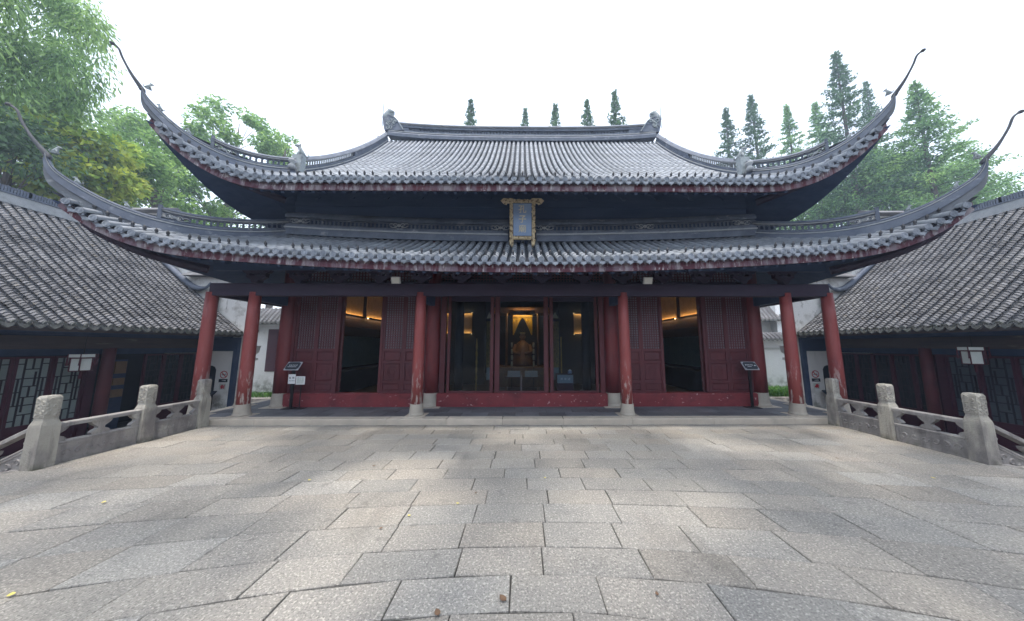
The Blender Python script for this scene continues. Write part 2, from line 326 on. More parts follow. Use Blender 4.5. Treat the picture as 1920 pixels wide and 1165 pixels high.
def text_mb(body, size, o, u, v, nrm, depth=0.01, bold=0.0, align='CENTER'):
    """lettering as a thickened mesh in the plane o + a u + b v"""
    cu = bpy.data.curves.new('lettering', 'FONT'); cu.body = body; cu.size = size; cu.align_x = align; cu.align_y = 'CENTER'
    cu.extrude = depth / 2; cu.offset = bold; cu.resolution_u = 2
    to = bpy.data.objects.new('lettering', cu); COL.objects.link(to)
    dg = bpy.context.evaluated_depsgraph_get(); me = bpy.data.meshes.new_from_object(to.evaluated_get(dg))
    o, u, v, nrm = V(o), V(u), V(v), V(nrm); mb = MB()
    mb.add([o + u * p.co.x + v * p.co.y + nrm * (p.co.z + depth / 2) for p in me.vertices], [tuple(p.vertices) for p in me.polygons])
    bpy.data.objects.remove(to); bpy.data.meshes.remove(me); bpy.data.curves.remove(cu)
    return mb
def clamp(x, a=0.0, b=1.0): return max(a, min(b, x))
def lerp(a, b, t): return a + (b - a) * t
#PART2
# ------------------------------------------------------------------ ground, terrace, porch floor
GZ = -0.80
ob('ground', MB().add([(-400, -400, GZ), (400, -400, GZ), (400, 400, GZ), (-400, 400, GZ)], [(0, 1, 2, 3)]), 'ground_soil', kind='structure')
XT = 7.16
terrace = ob('terrace', MB().box(-XT, XT, -9, 6.72, GZ - 0.05, -0.018), 'joint_earth', loc=(0, 3, GZ), kind='structure')
# side wall facing of the terrace
for s in (-1, 1):
    ob('edge_facing', MB().box(min(s * XT, s * (XT + 0.12)), max(s * XT, s * (XT + 0.12)), -9, 6.66, GZ - 0.04, -0.006), 'weathered_stone', terrace)
def course_y(d0, x):
    """front edge of a paving course: the courses are laid in a gentle arc that flattens towards the hall"""
    d = max(d0, 1.2)
    return d0 - 0.30 / (d * d) * clamp((6.7 - d0) / 4.2, 0, 1.3) * x * x
def slab_mb(x0, x1, da, db, z, g=0.0042, c=0.006):
    """da = far edge, db = near edge"""
    x0 += g; x1 -= g; da -= g; db += g
    cor = [(x0, course_y(db, x0)), (x1, course_y(db, x1)), (x1, course_y(da, x1)), (x0, course_y(da, x0))]
    cx = sum(p[0] for p in cor) / 4; cy = sum(p[1] for p in cor) / 4
    tilt = (rng.uniform(-0.004, 0.004), rng.uniform(-0.006, 0.006))
    def zz(p): return z + (p[0] - cx) * tilt[0] + (p[1] - cy) * tilt[1]
    cor = [(p[0] + rng.uniform(-.004, .004), p[1] + rng.uniform(-.004, .004)) for p in cor]
    inn = [(p[0] + (c if p[0] < cx else -c), p[1] + (c if p[1] < cy else -c)) for p in cor]
    vs = [(*p, -0.05) for p in cor] + [(*p, zz(p) - c) for p in cor] + [(*p, zz(p)) for p in inn]
    fs = [(8, 9, 10, 11)]
    for k in (0, 4):
        for i in range(4): j = (i + 1) % 4; fs.append((k + i, k + j, k + 4 + j, k + 4 + i))
    return MB().add(vs, fs)
edges = [6.70, 6.33, 6.04, 5.74, 5.42, 5.09, 4.75, 4.41, 4.10, 3.78, 3.46, 3.12, 2.77, 2.46, 2.15, 1.84]
rest = MB(); n_slab = 0
for i in range(len(edges) - 1):
    da, db = edges[i], edges[i + 1]
    half = XT - 0.01
    x = -half - (0.36 if i % 2 else 0.0) - rng.uniform(0, 0.2)
    while x < half:
        wd = rng.uniform(0.64, 0.84); a, b = max(x, -half), min(x + wd, half)
        if half - b < 0.25: b = half; wd = b - x + 0.01
        if b - a > 0.1:
            m = slab_mb(a, b, da, db, rng.uniform(-0.003, 0.003))
            seen = abs((a + b) / 2) < 1.95 * db + 1.2
            if seen and n_slab < 300:
                ob('paving_slab', m, 'granite', terrace, loc=((a + b) / 2, (da + db) / 2, 0)); n_slab += 1
            else: rest.add(m.v, m.f)
        x += wd
d = 1.84
while d > -8.5:                                      # the courses behind the camera, straight
    x = -XT + 0.01 - rng.uniform(0, 0.5)
    while x < XT - 0.1:
        wd = rng.uniform(0.64, 0.84); a, b = max(x, -XT + 0.01), min(x + wd, XT - 0.01)
        if b - a > 0.05:
            y1 = d if d < 1.8 else d
            rest.cbox(a + 0.005, b - 0.005, y1 - 0.325, y1 - 0.008, -0.05, -0.010 if abs(x) > 1.2 else rng.uniform(-0.003, 0.003), 0.006)
        x += wd
    d -= 0.33
ob('paving_rest', rest, 'granite', terrace, kind='stuff')

ZP = 0.13
porch = ob('porch_floor', MB().box(-7.8, 7.8, 6.74, 17.9, GZ - 0.05, ZP - 0.012), 'joint_earth', loc=(0, 12, GZ), kind='structure')
x = -7.86
while x < 7.80:                                      # kerb stones along the front
    wd = min(rng.uniform(1.15, 2.1), 7.86 - x)
    if 7.86 - x - wd < 0.6: wd = 7.86 - x
    ob('kerb_stone', MB().cbox(x + 0.004, x + wd - 0.004, 6.70, 6.945, -0.04 if abs(x) < 7.2 else GZ, ZP + rng.uniform(-.002, .002), 0.014), 'kerb_stone', porch, loc=(x, 6.8, 0))
    x += wd
for s in (-1, 1):                                    # and along the two ends
    y = 6.95
    while y < 13.8:
        wd = rng.uniform(1.1, 1.7)
        ob('kerb_stone', MB().cbox(min(s * 7.62, s * 7.86), max(s * 7.62, s * 7.86), y + 0.004, y + wd - 0.004, GZ, ZP, 0.012), 'kerb_stone', porch, loc=(s * 7.7, y, 0))
        y += wd
for i, (y0, y1) in enumerate(((6.955, 7.32), (7.328, 7.70), (7.708, 8.02))):
    x = -7.61 - (0.3 if i % 2 else 0)
    while x < 7.61:
        wd = 0.62 + rng.uniform(-.04, .04); a, b = max(x, -7.61), min(x + wd, 7.61)
        if b - a > 0.05: ob('floor_slab', MB().cbox(a + 0.004, b - 0.004, y0, y1, 0.05, ZP + rng.uniform(-.002, .001), 0.005), 'slate_floor', porch, loc=(a, y0, 0))
        x += wd
for s in (-1, 1):                                    # side aisles
    y = 8.03
    while y < 13.6:
        for a, b in ((6.62, 7.1), (7.108, 7.61)):
            ob('floor_slab', MB().cbox(min(s * a, s * b), max(s * a, s * b), y, y + 0.61, 0.05, ZP - rng.uniform(0, .002), 0.005), 'slate_floor', porch, loc=(s * a, y, 0))
        y += 0.618

# ------------------------------------------------------------------ balustrades at the terrace edges and the side stairs
def post(mb, x, y, z0=0.0, h=1.02):
    pr = [(0.098, -0.02), (0.094, 0.585), (0.091, 0.61), (0.072, 0.675), (0.069, 0.70), (0.074, 0.715), (0.076, h - 0.03), (0.062, h)]
    vs, fs = [], []
    for r, z in pr:
        for a, b in ((-1, -1), (1, -1), (1, 1), (-1, 1)): vs.append((x + a * r, y + b * r, z0 + z))
    for i in range(len(pr) - 1):
        for j in range(4): k = (j + 1) % 4; fs.append((i * 4 + j, i * 4 + k, i * 4 + 4 + k, i * 4 + 4 + j))
    fs.append(tuple(len(pr) * 4 - 4 + j for j in range(4))); mb.add(vs, fs)
def carve_clouds(mb, x, y, z0, z1, half):
    """raised cloud scrolls on the four faces of a post head"""
    for (nx, ny) in ((1, 0), (-1, 0), (0, 1), (0, -1)):
        ux, uy = -ny, nx
        for k in range(8):
            a = (-0.45 if k % 2 else 0.45) * half + rng.uniform(-.01, .01); z = lerp(z0 + 0.02, z1 - 0.02, (k + 0.5) / 8); r = rng.uniform(0.024, 0.034)
            path = []
            for q in range(9):
                t = q / 8; an = t * 4.6 + k * 1.7; rr = r * (1 - 0.55 * t)
                path.append((x + nx * (half + 0.001) + ux * (a + rr * math.cos(an)), y + ny * (half + 0.001) + uy * (a + rr * math.cos(an)), z + rr * math.sin(an)))
            mb.tube(path, 0.010, 4)
WAVE = [(0.00, 0.115), (0.03, 0.135), (0.06, 0.10), (0.085, 0.045), (0.115, 0.05), (0.145, 0.10), (0.175, 0.135), (0.215, 0.15)]
def rail_panel(par, p0, p1, zdrop, nvase=1):
    """balustrade panel between two posts (plan points p0, p1); its top falls by zdrop"""
    a, b = V((*p0, 0)), V((*p1, 0)); u = (b - a); ln = u.length; u.normalize(); n = V((-u.y, u.x, 0)); up = V((0, 0, 1))
    def slope(t): return -zdrop * t / ln
    def bar(z0, z1, th, name, t0=0.0, t1=None):
        t1 = ln if t1 is None else t1
        mb = MB(); c = min(0.015, th * 0.4)
        prof = [(-th, z0), (th, z0), (th, z1 - c), (th - c, z1), (-th + c, z1), (-th, z1 - c)]
        vs = [a + u * t + n * q + up * (z + slope(t)) for t in (t0, t1) for q, z in prof]
        k = len(prof)
        mb.add(vs, [tuple(range(k))[::-1], tuple(range(k, 2 * k))] + [(i, (i + 1) % k, k + (i + 1) % k, k + i) for i in range(k)])
        return ob(name, mb, 'weathered_stone', par)
    bar(-0.05 if not zdrop else -0.30, 0.29, 0.042, 'lower_panel')
    bar(0.292, 0.325, 0.055, 'middle_rail')
    bar(0.535, 0.60, 0.058, 'top_rail')
    # raised frame and carved relief on the lower panel, both faces
    for sg in (-1, 1):
        mb = MB()
        for t0, t1, z0, z1 in ((0.02, ln - 0.02, 0.255, 0.285), (0.02, ln - 0.02, 0.0, 0.03), (0.02, 0.05, 0.03, 0.255), (ln - 0.05, ln - 0.02, 0.03, 0.255)):
            P = [a + u * t + n * (sg * q) + up * (z + slope(t)) for q in (0.040, 0.052) for t, z in ((t0, z0), (t1, z0), (t1, z1), (t0, z1))]
            mb.add(P, [(0, 1, 2, 3), (4, 5, 6, 7), (0, 1, 5, 4), (1, 2, 6, 5), (2, 3, 7, 6), (3, 0, 4, 7)])
        for k in range(int(ln / 0.13)):
            t = 0.12 + k * 0.13; path = []
            if t > ln - 0.1: break
            for q in range(8):
                an = q / 7 * 5.0 + k; rr = 0.05 * (1 - 0.6 * q / 7)
                path.append(a + u * (t + rr * math.cos(an)) + n * (sg * 0.043) + up * (0.15 + rr * math.sin(an) + slope(t)))
            mb.tube(path, 0.012, 4)
        ob('carved_relief', mb, 'weathered_stone', par, kind='stuff')
    # cloud-shaped balusters
    spots = [0.0] + [ln * (k + 1) / (nvase + 1) for k in range(nvase)] + [ln]
    for t in spots:
        poly = []
        lo = 0.0 if t == 0 else -1.0; hi = 0.0 if t == ln else 1.0
        R_ = [(w_ * 0.82, z + 0.325) for z, w_ in WAVE]
        poly = [(hi * w_, z) for w_, z in R_] + [(lo * w_, z) for w_, z in R_[::-1]]
        if t == 0: poly = [(w_, z) for w_, z in R_] + [(0.0, R_[-1][1]), (0.0, R_[0][1])]
        if t == ln: poly = [(0.0, R_[0][1]), (0.0, R_[-1][1])] + [(-w_, z) for w_, z in R_[::-1]]
        mb = MB().prism(poly, a + u * t - n * 0.036 + up * slope(t), u, up, n, 0.072)
        ob('baluster', mb, 'weathered_stone', par)
        for sg in (-1, 1):
            pass
def balustrade(s, label):
    ys = [4.46, 5.60, 6.56] if s < 0 else [4.54, 5.64, 6.60]
    X = s * 7.0
    root = thing('terrace_balustrade', label, 'balustrade', (X, 5.5, 0), 'carved stone balustrades of the terrace')
    for y in ys:
        mb = MB(); post(mb, X, y); p = ob('post', mb, 'post_stone', root)
        cm = MB(); carve_clouds(cm, X, y, 0.70, 1.0, 0.0745); ob('cloud_carving', cm, 'post_stone', p, kind='stuff')
    for y0, y1 in zip(ys, ys[1:]): rail_panel(root, (X, y0 + 0.096), (X, y1 - 0.096), 0.0, 1)
    st = thing('stair_balustrade', 'sloping stone handrail running down the side steps at the %s edge of the picture' % ('left' if s < 0 else 'right'), 'handrail', (s * 8.0, ys[0], GZ), 'handrails of the side steps')
    rail_panel(st, (X + s * 0.096, ys[0]), (X + s * 1.30, ys[0]), 0.62, 1)
    mb = MB(); pts = [(0, -0.25), (0.34, -0.25), (0.36, -0.10), (0.28, 0.04), (0.18, 0.10), (0.10, 0.22), (0.0, 0.26)]
    mb.prism(pts, (X + s * 1.30, ys[0] - 0.07, GZ + 0.25), (s, 0, 0), (0, 0, 1), (0, 1, 0), 0.14)
    ob('drum_stone', mb, 'weathered_stone', st)
    fl = ob('side_steps', MB().box(min(s * 7.29, s * 7.4), max(s * 7.29, s * 7.4), ys[0] - 2.2, ys[0] - 0.1, GZ, -0.14), 'weathered_stone', kind='structure')
    for k in range(5):
        x0, x1 = s * (7.29 + k * 0.30), s * (7.29 + (k + 1) * 0.30 + 0.02)
        ob('step', MB().cbox(min(x0, x1), max(x0, x1), ys[0] - 2.3, ys[0] - 0.09, GZ - 0.02, -0.013 - k * 0.16, 0.012), 'granite', fl)
balustrade(-1, 'carved grey stone balustrade along the left edge of the terrace')
balustrade(1, 'carved grey stone balustrade along the right edge of the terrace')
#PART3
# ------------------------------------------------------------------ the temple hall
YF, YI = 7.03, 8.10
XA, XB, XK = 2.49, 6.55, 7.60
hall = thing('temple_hall', 'large double-eaved temple hall with grey tiled roofs, red columns and upswept corners', 'temple', (0, 12.6, ZP))

# columns
def column(x, y, r, z1, base_h, base_r, m):
    mb = MB(); n = 20
    mb.lathe([(r * 1.03, base_h + ZP - 0.01), (r * 1.03, 1.2), (r * 0.98, 2.4), (r * 0.92, z1)], (x, y, 0), n)
    c = ob('column', mb, m, hall, True)
    b = MB(); b.lathe([(base_r * 1.08, ZP), (base_r * 1.15, ZP + 0.02), (base_r * 1.15, ZP + 0.045), (base_r * 1.06, ZP + 0.065), (base_r * 1.03, ZP + 0.085), (base_r * 0.93, ZP + base_h), (base_r * 0.6, ZP + base_h + 0.004)], (x, y, 0), 24)
    ob('column_base', b, 'drum_stone', c)
    pl = MB().cbox(x - base_r * 1.5, x + base_r * 1.5, y - base_r * 1.5, y + base_r * 1.5, 0.05, ZP + 0.012, 0.006)
    ob('plinth', pl, 'kerb_stone', c)
for x in (-XA, XA, -XB, XB, -XK, XK): column(x, YF, 0.126, 3.05, 0.27, 0.152, 'column_red')
for x in (-XK, XK): column(x, YI + 0.02, 0.126, 3.05, 0.27, 0.152, 'column_red'); column(x, 12.6, 0.126, 3.05, 0.27, 0.152, 'column_red')
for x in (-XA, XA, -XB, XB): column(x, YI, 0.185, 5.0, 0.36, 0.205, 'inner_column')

# beams of the porch
def beam(x0, x1, y0, y1, z0, z1, m='red_timber', name='beam'): return ob(name, MB().cbox(min(x0, x1), max(x0, x1), y0, y1, z0, z1, 0.02), m, hall)
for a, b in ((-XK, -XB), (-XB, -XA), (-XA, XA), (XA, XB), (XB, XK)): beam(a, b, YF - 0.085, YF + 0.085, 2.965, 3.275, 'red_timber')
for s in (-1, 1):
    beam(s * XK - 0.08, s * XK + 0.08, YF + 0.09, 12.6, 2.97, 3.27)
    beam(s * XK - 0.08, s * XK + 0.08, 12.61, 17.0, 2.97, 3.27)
for x in (-XB, -XA, XA, XB): beam(x - 0.07, x + 0.07, YF + 0.09, YI - 0.1, 2.85, 3.12, 'veil_blue_timber', 'tie_beam')
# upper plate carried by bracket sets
for a, b in ((-XK, -XB), (-XB, -XA), (-XA, XA), (XA, XB), (XB, XK)): beam(a, b, YF - 0.07, YF + 0.07, 3.60, 3.80, 'veil_blue_timber', 'eave_purlin')
def bracket(x, y, z, k=1.0, m='red_timber'):
    mb = MB(); U, W, N_ = (1, 0, 0), (0, 0, 1), (0, 1, 0)
    mb.prism([(-0.06, 0), (0.06, 0), (0.10, 0.07), (-0.10, 0.07)], (x, y - 0.08, z), U, W, N_, 0.16)
    mb.prism([(-0.10, 0.075), (0.10, 0.075), (0.24, 0.15), (0.24, 0.19), (-0.24, 0.19), (-0.24, 0.15)], (x, y - 0.05, z), U, W, N_, 0.10)
    for q in (-0.19, 0, 0.19): mb.prism([(q - 0.035, 0.192), (q + 0.035, 0.192), (q + 0.055, 0.25), (q - 0.055, 0.25)], (x, y - 0.06, z), U, W, N_, 0.12)
    mb.prism([(-0.30, 0.255), (0.30, 0.255), (0.36, 0.32), (-0.36, 0.32)], (x, y - 0.045, z), U, W, N_, 0.09)
    ob('bracket_set', mb, m, hall)
for x in (-5.5, -4.5, -3.5, -1.5, -0.5, 0.5, 1.5, 3.5, 4.5, 5.5, -XB, -XA, XA, XB): bracket(x, YF, 3.28)
for x in range(-6, 7): bracket(x * 1.0, YI - 0.02, 6.02, m='veil_blue_timber')

# wall with the sill and the lattice doors
def part(name, mb, m, parent=hall, smooth=False): return ob(name, mb, m, parent, smooth)
for a, b in ((-XB + 0.17, -XA - 0.19), (-XA + 0.19, XA - 0.19), (XA + 0.19, XB - 0.17)):
    part('door_sill', MB().cbox(a, b, YI - 0.14, YI + 0.14, ZP + 0.002, 0.48, 0.02), 'sill_red')
    part('lintel', MB().cbox(a, b, YI - 0.10, YI + 0.10, 3.40, 3.56, 0.01), 'red_timber')
    part('wall_plate', MB().cbox(a, b, YI - 0.09, YI + 0.09, 4.10, 4.40, 0.01), 'veil_blue_timber')
ZD0, ZD1 = 0.484, 3.396
_pw = 0.575
def panel_meshes(wd):
    """meshes of one lattice door leaf of width wd, centred on x = 0, y = 0"""
    h = wd / 2; f = MB()
    for x0, x1 in ((-h, -h + 0.055), (h - 0.055, h)): f.box(x0, x1, -0.03, 0.03, ZD0, ZD1)
    for z0, z1 in ((ZD0, 0.535), (0.735, 0.80), (1.275, 1.335), (1.60, 1.675), (3.33, ZD1)): f.box(-h + 0.055, h - 0.055, -0.028, 0.028, z0, z1)
    lat = MB(); x0, x1, z0, z1 = -h + 0.055, h - 0.055, 1.675, 3.33
    nx = 7; nz = int((z1 - z0) / ((x1 - x0) / nx) + 0.5)
    for i in range(1, nx): c = lerp(x0, x1, i / nx); lat.box(c - 0.011, c + 0.011, -0.018, 0.004, z0, z1)
    for i in range(1, nz): c = lerp(z0, z1, i / nz); lat.box(x0, x1, -0.022, 0.0, c - 0.011, c + 0.011)
    pane = MB().box(x0, x1, 0.008, 0.014, z0, z1)
    ps = []
    for z0, z1 in ((0.535, 0.735), (0.80, 1.275), (1.335, 1.60)):
        q = MB(); q.box(x0, x1, -0.004, 0.012, z0, z1)
        a0, a1, b0, b1 = x0 + 0.035, x1 - 0.035, z0 + 0.03, z1 - 0.03
        q.add([(x0 + 0.02, -0.0042, z0 + 0.015), (x1 - 0.02, -0.0042, z0 + 0.015), (x1 - 0.02, -0.0042, z1 - 0.015), (x0 + 0.02, -0.0042, z1 - 0.015), (a0, -0.018, b0), (a1, -0.018, b0), (a1, -0.018, b1), (a0, -0.018, b1)],
              [(4, 5, 6, 7), (0, 1, 5, 4), (1, 2, 6, 5), (2, 3, 7, 6), (3, 0, 4, 7)])
        if z1 - z0 > 0.3:
            for k in range(3):
                pth = [( (0.13 - 0.03 * k) * math.cos(t * 0.7 + k) , -0.02, (z0 + z1) / 2 + (0.17 - 0.045 * k) * math.sin(t * 0.7 + k)) for t in range(9)]
                q.tube(pth, 0.006, 4)
        ps.append(q)
    return (mesh_of('door_panel', f, 'door_maroon'), mesh_of('lattice', lat, 'door_maroon'), mesh_of('pane', pane, 'lattice_pane'), [mesh_of('carved_panel', q, 'door_maroon') for q in ps])
PM = panel_meshes(_pw)
def door_leaf(x, y=YI, rz=0.0):
    p = inst('door_panel', PM[0], hall, (x, y, 0), (0, 0, rz))
    for nm, me in [('lattice', PM[1]), ('pane', PM[2])] + [('carved_panel', q) for q in PM[3]]:
        c = bpy.data.objects.new(nm, me); COL.objects.link(c); c.parent = p; WL[c.name] = WL[p.name]
for s in (-1, 1):
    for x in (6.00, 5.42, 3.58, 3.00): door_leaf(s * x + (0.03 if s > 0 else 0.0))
    for x in (6.335, 5.105, 3.90, 2.68):
        part('door_post', MB().box(s * x - 0.035, s * x + 0.035, YI - 0.05, YI + 0.05, ZD0, 3.40), 'door_maroon')
    # leaf swung inwards at the opening
    door_leaf(s * 5.22, YI + 0.34, math.atan2(0.89, s * 0.50))
# transom lattice over the doors
for s in (-1, 0, 1):
    a, b = ((-XB + 0.19, -XA - 0.19), (-XA + 0.19, XA - 0.19), (XA + 0.19, XB - 0.19))[s + 1]
    mb = MB(); n = int((b - a) / 0.085)
    for i in range(n + 1): c = lerp(a, b, i / n); mb.box(c - 0.012, c + 0.012, YI - 0.03, YI - 0.005, 3.56, 4.10)
    for k in range(1, 7): z = lerp(3.56, 4.10, k / 7); mb.box(a, b, YI - 0.034, YI - 0.008, z - 0.011, z + 0.011)
    t = part('transom_lattice', mb, 'door_maroon')
    part('pane', MB().box(a, b, YI, YI + 0.006, 3.56, 4.10), 'lattice_pane' if s else 'interior_dark', t)
# glazed central bay
for x0, x1 in ((-2.27, -2.13), (-2.07, -2.00), (-0.89, -0.80), (-0.76, -0.63), (0.60, 0.72), (0.77, 0.86), (2.03, 2.10), (2.15, 2.28)):
    part('door_post', MB().cbox(x0, x1, YI - 0.05, YI + 0.05, ZD0, 3.40, 0.01), 'door_maroon')
for x0, x1 in ((-2.00, -0.89), (-0.63, 0.60), (0.86, 2.03)):
    part('glass_pane', MB().box(x0, x1, YI + 0.01, YI + 0.016, 0.50, 3.0), 'door_glass')
    part('door_rail', MB().cbox(x0, x1, YI - 0.04, YI + 0.04, 3.0, 3.40, 0.01), 'red_timber')
    part('door_rail', MB().box(x0, x1, YI - 0.03, YI + 0.03, ZD0, 0.53), 'door_maroon')
part('handle_post', MB().box(-0.045, -0.005, YI - 0.02, YI + 0.02, 0.53, 0.98), 'wood_grey')
# body of the hall: side and rear walls, ceiling, inner floor
for s in (-1, 1):
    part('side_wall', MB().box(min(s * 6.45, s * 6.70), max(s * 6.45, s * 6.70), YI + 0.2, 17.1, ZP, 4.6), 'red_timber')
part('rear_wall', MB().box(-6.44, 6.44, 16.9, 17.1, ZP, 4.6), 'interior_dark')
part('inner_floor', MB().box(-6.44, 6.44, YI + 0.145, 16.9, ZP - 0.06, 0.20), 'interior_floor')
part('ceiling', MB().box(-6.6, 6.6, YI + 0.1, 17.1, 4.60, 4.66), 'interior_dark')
part('upper_wall', MB().box(-6.62, 6.62, YI - 0.06, YI + 0.06, 4.45, 6.60), 'veil_blue_timber')
for s in (-1, 1): part('upper_wall', MB().box(min(s * 6.55, s * 6.66), max(s * 6.55, s * 6.66), YI + 0.06, 17.1, 4.67, 6.25), 'veil_blue_timber')
part('wall_rail', MB().box(-6.62, 6.62, YI - 0.10, YI - 0.061, 5.78, 5.96), 'veil_blue_timber')

# ---- roof surfaces -----------------------------------------------------------------------------------------------
SP = 0.2                                            # spacing of the tile rows
LOW = dict(xc=9.2, x0=6.2, ye=5.95, push=0.55, yt=8.02, xw=6.60)
def low_c(x): return clamp((abs(x) - 6.2) / 3.0)
def low_ye(x): return 5.95 - 0.55 * low_c(x) ** 2
def low_ze(x): return 3.55 + 0.0060 * x * x + 0.69 * low_c(x) ** 4
def low_zt(x): return 4.66 + 0.0046 * x * x
def low_z(x, y):
    t = (y - low_ye(x)) / (8.02 - low_ye(x))
    return low_ze(x) + (low_zt(x) - low_ze(x)) * (0.82 * t + 0.18 * t * t)
def low_top(x):
    ax = abs(x)
    return 8.02 if ax <= 6.6 else 8.02 - (ax - 6.6) * (8.02 - 5.42) / 2.58
def up_c(x): return clamp((abs(x) - 5.6) / 2.85)
def up_ye(x): return 6.35 - 0.40 * up_c(x) ** 2
def up_ze(x): return 5.62 + 1.33 * up_c(x) ** 2.5
YR, XG = 12.6, 6.40
def up_z(x, y):
    d = y - 6.35
    base = 5.62 + 0.60 * d + 0.0496 * d * d
    dd = y - up_ye(x)
    lift = (up_ze(x) - 5.62 + 0.60 * (6.35 - up_ye(x))) * max(0.0, 1 - dd / 2.6) ** 1.5
    return base + lift
def up_top(x):
    ax = abs(x)
    return YR if ax <= XG else 7.75 - (ax - XG) * (7.75 - 5.97) / 2.03

def cover_row(x, f, ya, yb, r=0.067, step=0.27):
    """one row of half-round cover tiles running up the slope, each tile a little wider at its lower end"""
    mb = MB(); n = max(1, int((yb - ya) / (step * 0.84))); na = 7
    vs = []; fs = []
    for i in range(n):
        y0, y1 = lerp(ya, yb, i / n), lerp(ya, yb, (i + 1) / n)
        jx = rng.uniform(-.004, .004)
        for y, rr in ((y0, r * 1.07), (y1 + 0.012, r * 0.94)):
            z = f(x, y); sl = (f(x, y + 0.05) - f(x, y - 0.05)) / 0.1; q = math.sqrt(1 + sl * sl); ny, nz = -sl / q, 1 / q
            for j in range(na):
                a = math.pi * (-0.14 + 1.28 * j / (na - 1))
                vs.append((x + jx + rr * math.cos(a), y + ny * (rr * math.sin(a) + 0.026), z + nz * (rr * math.sin(a) + 0.026)))
    m = 2 * n
    for i in range(0, m - 1, 2):                     # every tile a piece of its own, lapping the next
        for j in range(na - 1): fs.append((i * na + j, i * na + j + 1, (i + 1) * na + j + 1, (i + 1) * na + j))
    return mb.add(vs, fs)
def pan_troughs(xs, f, fa, fb, step=0.125):
    """concave pan tiles between the rows, every tile lapping the one below"""
    mb = MB()
    for x0, x1 in zip(xs, xs[1:]):
        xm = (x0 + x1) / 2; a, b = fa(xm), fb(xm)
        if b - a < 0.05: continue
        n = max(1, int((b - a) / step))
        for i in range(n):
            y0, y1 = lerp(a, b, i / n), lerp(a, b, (i + 1) / n)
            rows = []
            for y, dz in ((y0, -0.012), (y0, 0.010), (y1, -0.012)):
                rows.append([(lerp(x0, x1, k / 4), y, f(lerp(x0, x1, k / 4), y) + dz - 0.062 * (1 - (k / 2 - 1) ** 2)) for k in range(5)])
            mb.grid(rows[1:]); mb.grid(rows[:2])
    return mb
# shared eave tile meshes (disc with a raised rim; pointed drip tile), facing -Y
def cap_mesh():
    mb = MB(); n = 14
    for (r0, y0, r1, y1) in ((0.066, 0.05, 0.066, -0.012), (0.066, -0.012, 0.052, -0.014), (0.052, -0.014, 0.048, -0.006)):
        vs = [(r * math.cos(2 * math.pi * j / n), y, r * math.sin(2 * math.pi * j / n)) for r, y in ((r0, y0), (r1, y1)) for j in range(n)]
        mb.add(vs, [(j, (j + 1) % n, n + (j + 1) % n, n + j) for j in range(n)])
    mb.add([(0.048 * math.cos(2 * math.pi * j / n), -0.006, 0.048 * math.sin(2 * math.pi * j / n)) for j in range(n)] + [(0, -0.011, 0)], [(j, (j + 1) % n, n) for j in range(n)])
    for k in range(3):
        mb.tube([(0.028 * math.cos(t + k * 2.1), -0.010, 0.028 * math.sin(t + k * 2.1)) for t in (0, .5, 1.0, 1.4)], 0.006, 4)
    return mesh_of('eave_cap_tile', mb, 'eave_tile')
def drip_mesh():
    pts = [(-0.088, 0.030), (-0.05, 0.004), (0, -0.006), (0.05, 0.004), (0.088, 0.030), (0.080, -0.035), (0.045, -0.062), (0.018, -0.070), (0, -0.098), (-0.018, -0.070), (-0.045, -0.062), (-0.080, -0.035)]
    mb = MB().prism(pts, (0, 0.012, 0), (1, 0, 0), (0, 0, 1), (0, -1, 0), 0.016)
    inn = [(a * 0.78, b * 0.78 - 0.006) for a, b in pts]
    mb.prism(inn, (0, -0.003, 0), (1, 0, 0), (0, 0, 1), (0, -1, 0), 0.006)
    return mesh_of('drip_tile', mb, 'eave_tile')
def nail_mesh():
    mb = MB().lathe([(0.022, 0), (0.029, 0.015), (0.016, 0.035), (0.029, 0.068), (0.026, 0.095), (0.007, 0.135)], (0, 0, 0), 8)
    return mesh_of('tile_nail', mb, 'tile_nail', True)
CAP, DRIP, NAIL = cap_mesh(), drip_mesh(), nail_mesh()

def build_front(name, f, fye, ftop, half, miss):
    n = int(half / SP); xs = [k * SP for k in range(-n, n + 1)]
    tr = [x - SP / 2 for x in xs] + [xs[-1] + SP / 2]
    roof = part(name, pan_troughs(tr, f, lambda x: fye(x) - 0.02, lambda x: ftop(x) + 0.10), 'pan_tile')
    for i, x in enumerate(xs):
        a, b = fye(x), ftop(x) + 0.04
        if b - a < 0.12: b = a + 0.12
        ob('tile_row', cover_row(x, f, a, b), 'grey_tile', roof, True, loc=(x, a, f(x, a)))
        yaw = math.atan2(fye(x + 0.1) - fye(x - 0.1), 0.2); roll = -math.atan2(f(x + .1, fye(x + .1)) - f(x - .1, fye(x - .1)), 0.2)
        inst('eave_cap_tile', CAP, roof, (x, a - 0.02, f(x, a) + 0.022), (0, rng.uniform(-.1, .1), yaw))
        xd = x + SP / 2
        if i < len(xs) - 1:
            inst('drip_tile', DRIP, roof, (xd, fye(xd) - 0.015, f(xd, fye(xd)) - 0.028), (0, roll, math.atan2(fye(xd + 0.1) - fye(xd - 0.1), 0.2)))
        if rng.random() > miss and b - a > 0.3:
            yn = a + 0.17; sl = (f(x, yn + .05) - f(x, yn - .05)) / .1
            inst('tile_nail', NAIL, roof, (x, yn, f(x, yn) + 0.080), (math.atan(sl) * 0.4, rng.uniform(-.1, .1), 0))
    return roof, xs
low_roof, low_xs = build_front('lower_roof', low_z, low_ye, low_top, 9.05, 0.12)
up_roof, up_xs = build_front('upper_roof', up_z, up_ye, up_top, 8.32, 0.06)

